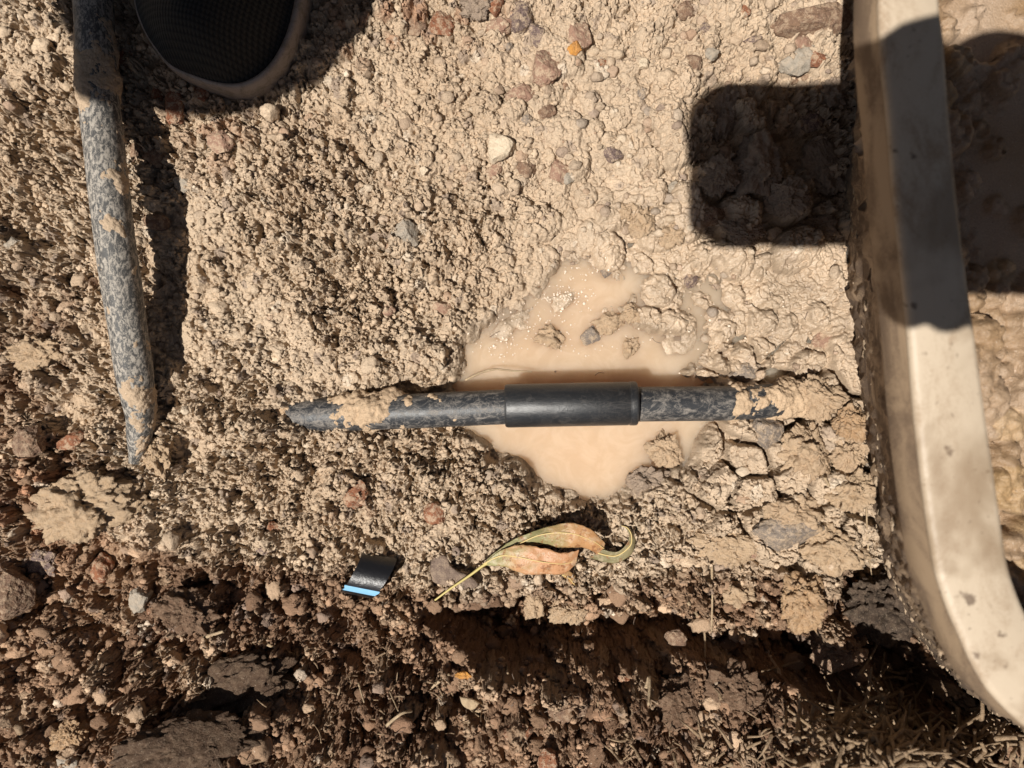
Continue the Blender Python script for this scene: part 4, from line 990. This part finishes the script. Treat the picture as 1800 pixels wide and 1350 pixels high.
sh = empty("shoe", person.location); sh.parent = person; sh.matrix_parent_inverse = Matrix.Translation(-Vector(person.location))
def loft2(rings, name, mat, parent, close=True):
    n = len(rings[0]); V = np.concatenate(rings); F = [[i * n + k, i * n + (k + 1) % n, (i + 1) * n + (k + 1) % n, (i + 1) * n + k] for i in range(len(rings) - 1) for k in range(n)]
    me = mesh_any(name, V, F); o = bpy.data.objects.new(name, me); COL.objects.link(o); me.materials.append(mat); o.parent = parent; 
    o.matrix_parent_inverse = Matrix.Translation(-Vector(person.location))
    bm = bmesh.new(); bm.from_mesh(me); bmesh.ops.recalc_face_normals(bm, faces=bm.faces); bm.to_mesh(me); bm.free(); return o
gz = max(hz(P(400, 100).x, P(400, 100).y), 0.0)
o1 = loft2([inset(.10, gz - .004), inset(.02, gz + .004), inset(.0, .014), inset(-.005, .018), inset(.01, .0215), inset(.05, .0235), inset(.10, .0225), inset(.12, .020)], "sole", SOLE, sh)
hgt = lambda t: .021 + .034 * (1 - (1 - min(1, (t - .06) / .94)) ** 2.2)
o2 = loft2([inset(t, hgt(t)) + np.array([-.0030, .0006, 0]) * min(1, t * 8) for t in (.04, .065, .10, .14, .20, .28, .38, .5, .64, .8, .93, 1.0)], "upper", KNIT, sh)

# body
CLOTH = rock_mat("dark_trousers", (0.05, 0.055, 0.07), (0.035, 0.04, 0.05), .9, .1)
def skin(name, nodes, edges, mat, parent, rootv=0, sub=2):
    me = bpy.data.meshes.new(name); me.from_pydata([n[:3] for n in nodes], edges, []); me.update()
    o = bpy.data.objects.new(name, me); COL.objects.link(o); me.materials.append(mat)
    if parent is not None: o.parent = parent; o.matrix_parent_inverse = Matrix.Translation(-Vector(parent.location))
    md = o.modifiers.new("skin", 'SKIN'); md.use_smooth_shade = True
    for i, n in enumerate(nodes):
        v = me.skin_vertices[0].data[i]; v.radius = (n[3], n[3]); v.use_root = (i == rootv)
    s2 = o.modifiers.new("sub", 'SUBSURF'); s2.levels = sub; s2.render_levels = sub; return o
SKINM = newmat("skin")[0]; bs = SKINM.node_tree.nodes["Principled BSDF"]; bs.inputs['Base Color'].default_value = (0.5, 0.3, 0.2, 1); bs.inputs['Roughness'].default_value = .6
def above(px, py, z):                            # point at height z whose shadow falls on photo pixel
    g = P(px, py, 0); return (g.x - TX * z, g.y - TY * z, z)
def fused(name, chains, voxel, mat, parent):
    """tapering limbs grown together into one continuous skin"""
    bm = bmesh.new()
    for ch in chains:
        for (a, ra), (b_, rb) in zip(ch[:-1], ch[1:]):
            a, b_ = Vector(a), Vector(b_); d = b_ - a; q = d.to_track_quat('Z', 'Y').to_matrix().to_4x4()
            bmesh.ops.create_cone(bm, cap_ends=True, segments=28, radius1=ra, radius2=rb, depth=d.length, matrix=Matrix.Translation((a + b_) / 2) @ q)
        for a, ra in ch: bmesh.ops.create_uvsphere(bm, u_segments=28, v_segments=18, radius=ra, matrix=Matrix.Translation(a))
    me = bpy.data.meshes.new(name); bm.to_mesh(me); bm.free()
    o = link(name, me, mat, parent)
    md = o.modifiers.new("fuse", 'REMESH'); md.mode = 'VOXEL'; md.voxel_size = voxel; md.use_smooth_shade = True
    sm = o.modifiers.new("smooth", 'SMOOTH'); sm.iterations = 4
    return o
knee = above(408, -84, .50)
fused("clothed_body", [
    [((-.17, .40, .075), .045), ((-.25, .26, .30), .062), (knee, .089)],
    [(knee, .089), ((-.20, .42, .50), .09), ((-.02, .68, .50), .12)],
    [((.05, .72, .48), .14), ((.04, .62, .70), .15), ((.02, .50, .90), .15), ((.02, .40, .98), .06)],
    [((.14, .72, .46), .11), ((.34, .40, .44), .08), ((.36, .50, .08), .05)],
    [((-.15, .48, .88), .06), ((-.02, .50, .92), .10), ((.18, .46, .88), .06)],
    [((.18, .46, .88), .06), ((.36, .34, .62), .048), ((.22, .12, .455), .036), ((.135, .045, .455), .031)],
    [((-.15, .48, .88), .06), ((-.22, .52, .62), .048), ((-.24, .44, .50), .04)],
], .007, CLOTH, person)
fused("head", [[((.02, .42, .93), .05), ((.02, .36, 1.01), .055)], [((.02, .33, 1.03), .085), ((.02, .37, 1.08), .088)], [((.02, .27, 1.0), .04), ((.02, .245, 1.03), .014)]], .005, SKINM, person)
PZ = .425
def hp(px, py, z): return above(px, py, z)
hand_ch = [[(hp(1800, 190, .452), .027), (hp(1740, 250, .447), .030), (hp(1690, 290, .444), .030)], [(hp(1740, 250, .447), .030), (hp(1640, 350, .444), .018)], [(hp(1700, 300, .447), .026), (hp(1590, 370, .440), .012)]]
for k, (u0, v1) in enumerate([(1534, 444), (1580, 446), (1627, 448), (1672, 449)]):
    r0 = (.0092, .0096, .0094, .0084)[k]
    hand_ch.append([(hp(u0 + 30, 350, .446), r0 * 1.1), (hp(u0 + 6, 420, .443), r0 * 1.02), (hp(u0, v1, .430), r0), (hp(u0 - 6, v1 - 22, .4185), r0 * .85)])
hand_ch.append([(hp(1740, 300, .447), .02), (hp(1735, 435, .440), .0125), (hp(1700, 440, .436), .0115)])
hand_ch.append([(hp(1680, 230, .450), .014), (hp(1600, 150, .446), .0125), (hp(1540, 162, .443), .0115), (hp(1505, 180, .442), .010)])
hand_ch.append([(hp(1690, 190, .455), .030), (hp(1600, 160, .450), .013)])
fused("hand", hand_ch, .0018, SKINM, person)
# phone
def rbox(name, x0, x1, y0, y1, z0, z1, r, mat, parent=None):
    bm = bmesh.new(); ring = []
    for cx_, cy_, a0 in ((x1 - r, y1 - r, 0), (x0 + r, y1 - r, 90), (x0 + r, y0 + r, 180), (x1 - r, y0 + r, 270)):
        for k in range(9):
            a = math.radians(a0 + 90 * k / 8); ring.append((cx_ + r * math.cos(a), cy_ + r * math.sin(a)))
    e = min(.0015, (z1 - z0) / 3); cxm, cym = (x0 + x1) / 2, (y0 + y1) / 2; R = []
    for z, i_ in ((z0, e), (z0 + e, 0), (z1 - e, 0), (z1, e)):
        R.append([bm.verts.new((cxm + (a - cxm) * (1 - i_ / (x1 - x0) * 2), cym + (b_ - cym) * (1 - i_ / (y1 - y0) * 2), z)) for a, b_ in ring])
    n = len(ring)
    for i in range(3):
        for k in range(n): bm.faces.new((R[i][k], R[i][(k + 1) % n], R[i + 1][(k + 1) % n], R[i + 1][k]))
    bm.faces.new(R[0][::-1]); bm.faces.new(R[3])
    me = bpy.data.meshes.new(name); bm.to_mesh(me); bm.free(); return link(name, me, mat, parent)
BLK = plastic("phone_case", (0.02, 0.02, 0.022), .5, (.1, .1, .1), .7, .8, .2)
GLS = newmat("phone_glass")[0]; GLS.node_tree.nodes["Principled BSDF"].inputs['Base Color'].default_value = (.01, .01, .012, 1); GLS.node_tree.nodes["Principled BSDF"].inputs['Roughness'].default_value = .08
a, b_ = Vector(above(1215, 432, PZ)), Vector(above(1735, 150, PZ))
ph = empty("phone", ((a.x + b_.x) / 2, (a.y + b_.y) / 2, PZ)); tag(ph, "black cased phone held flat over the hole, outside the picture", "phone")
rbox("case", a.x, b_.x, a.y, b_.y, .421, .431, .018, BLK, ph)
rbox("screen", a.x + .004, b_.x - .004, a.y + .004, b_.y - .004, .4311, .4318, .014, GLS, ph)
rbox("camera_bump", a.x + .004, a.x + .042, b_.y - .044, b_.y - .004, .4175, .4209, .008, GLS, ph)
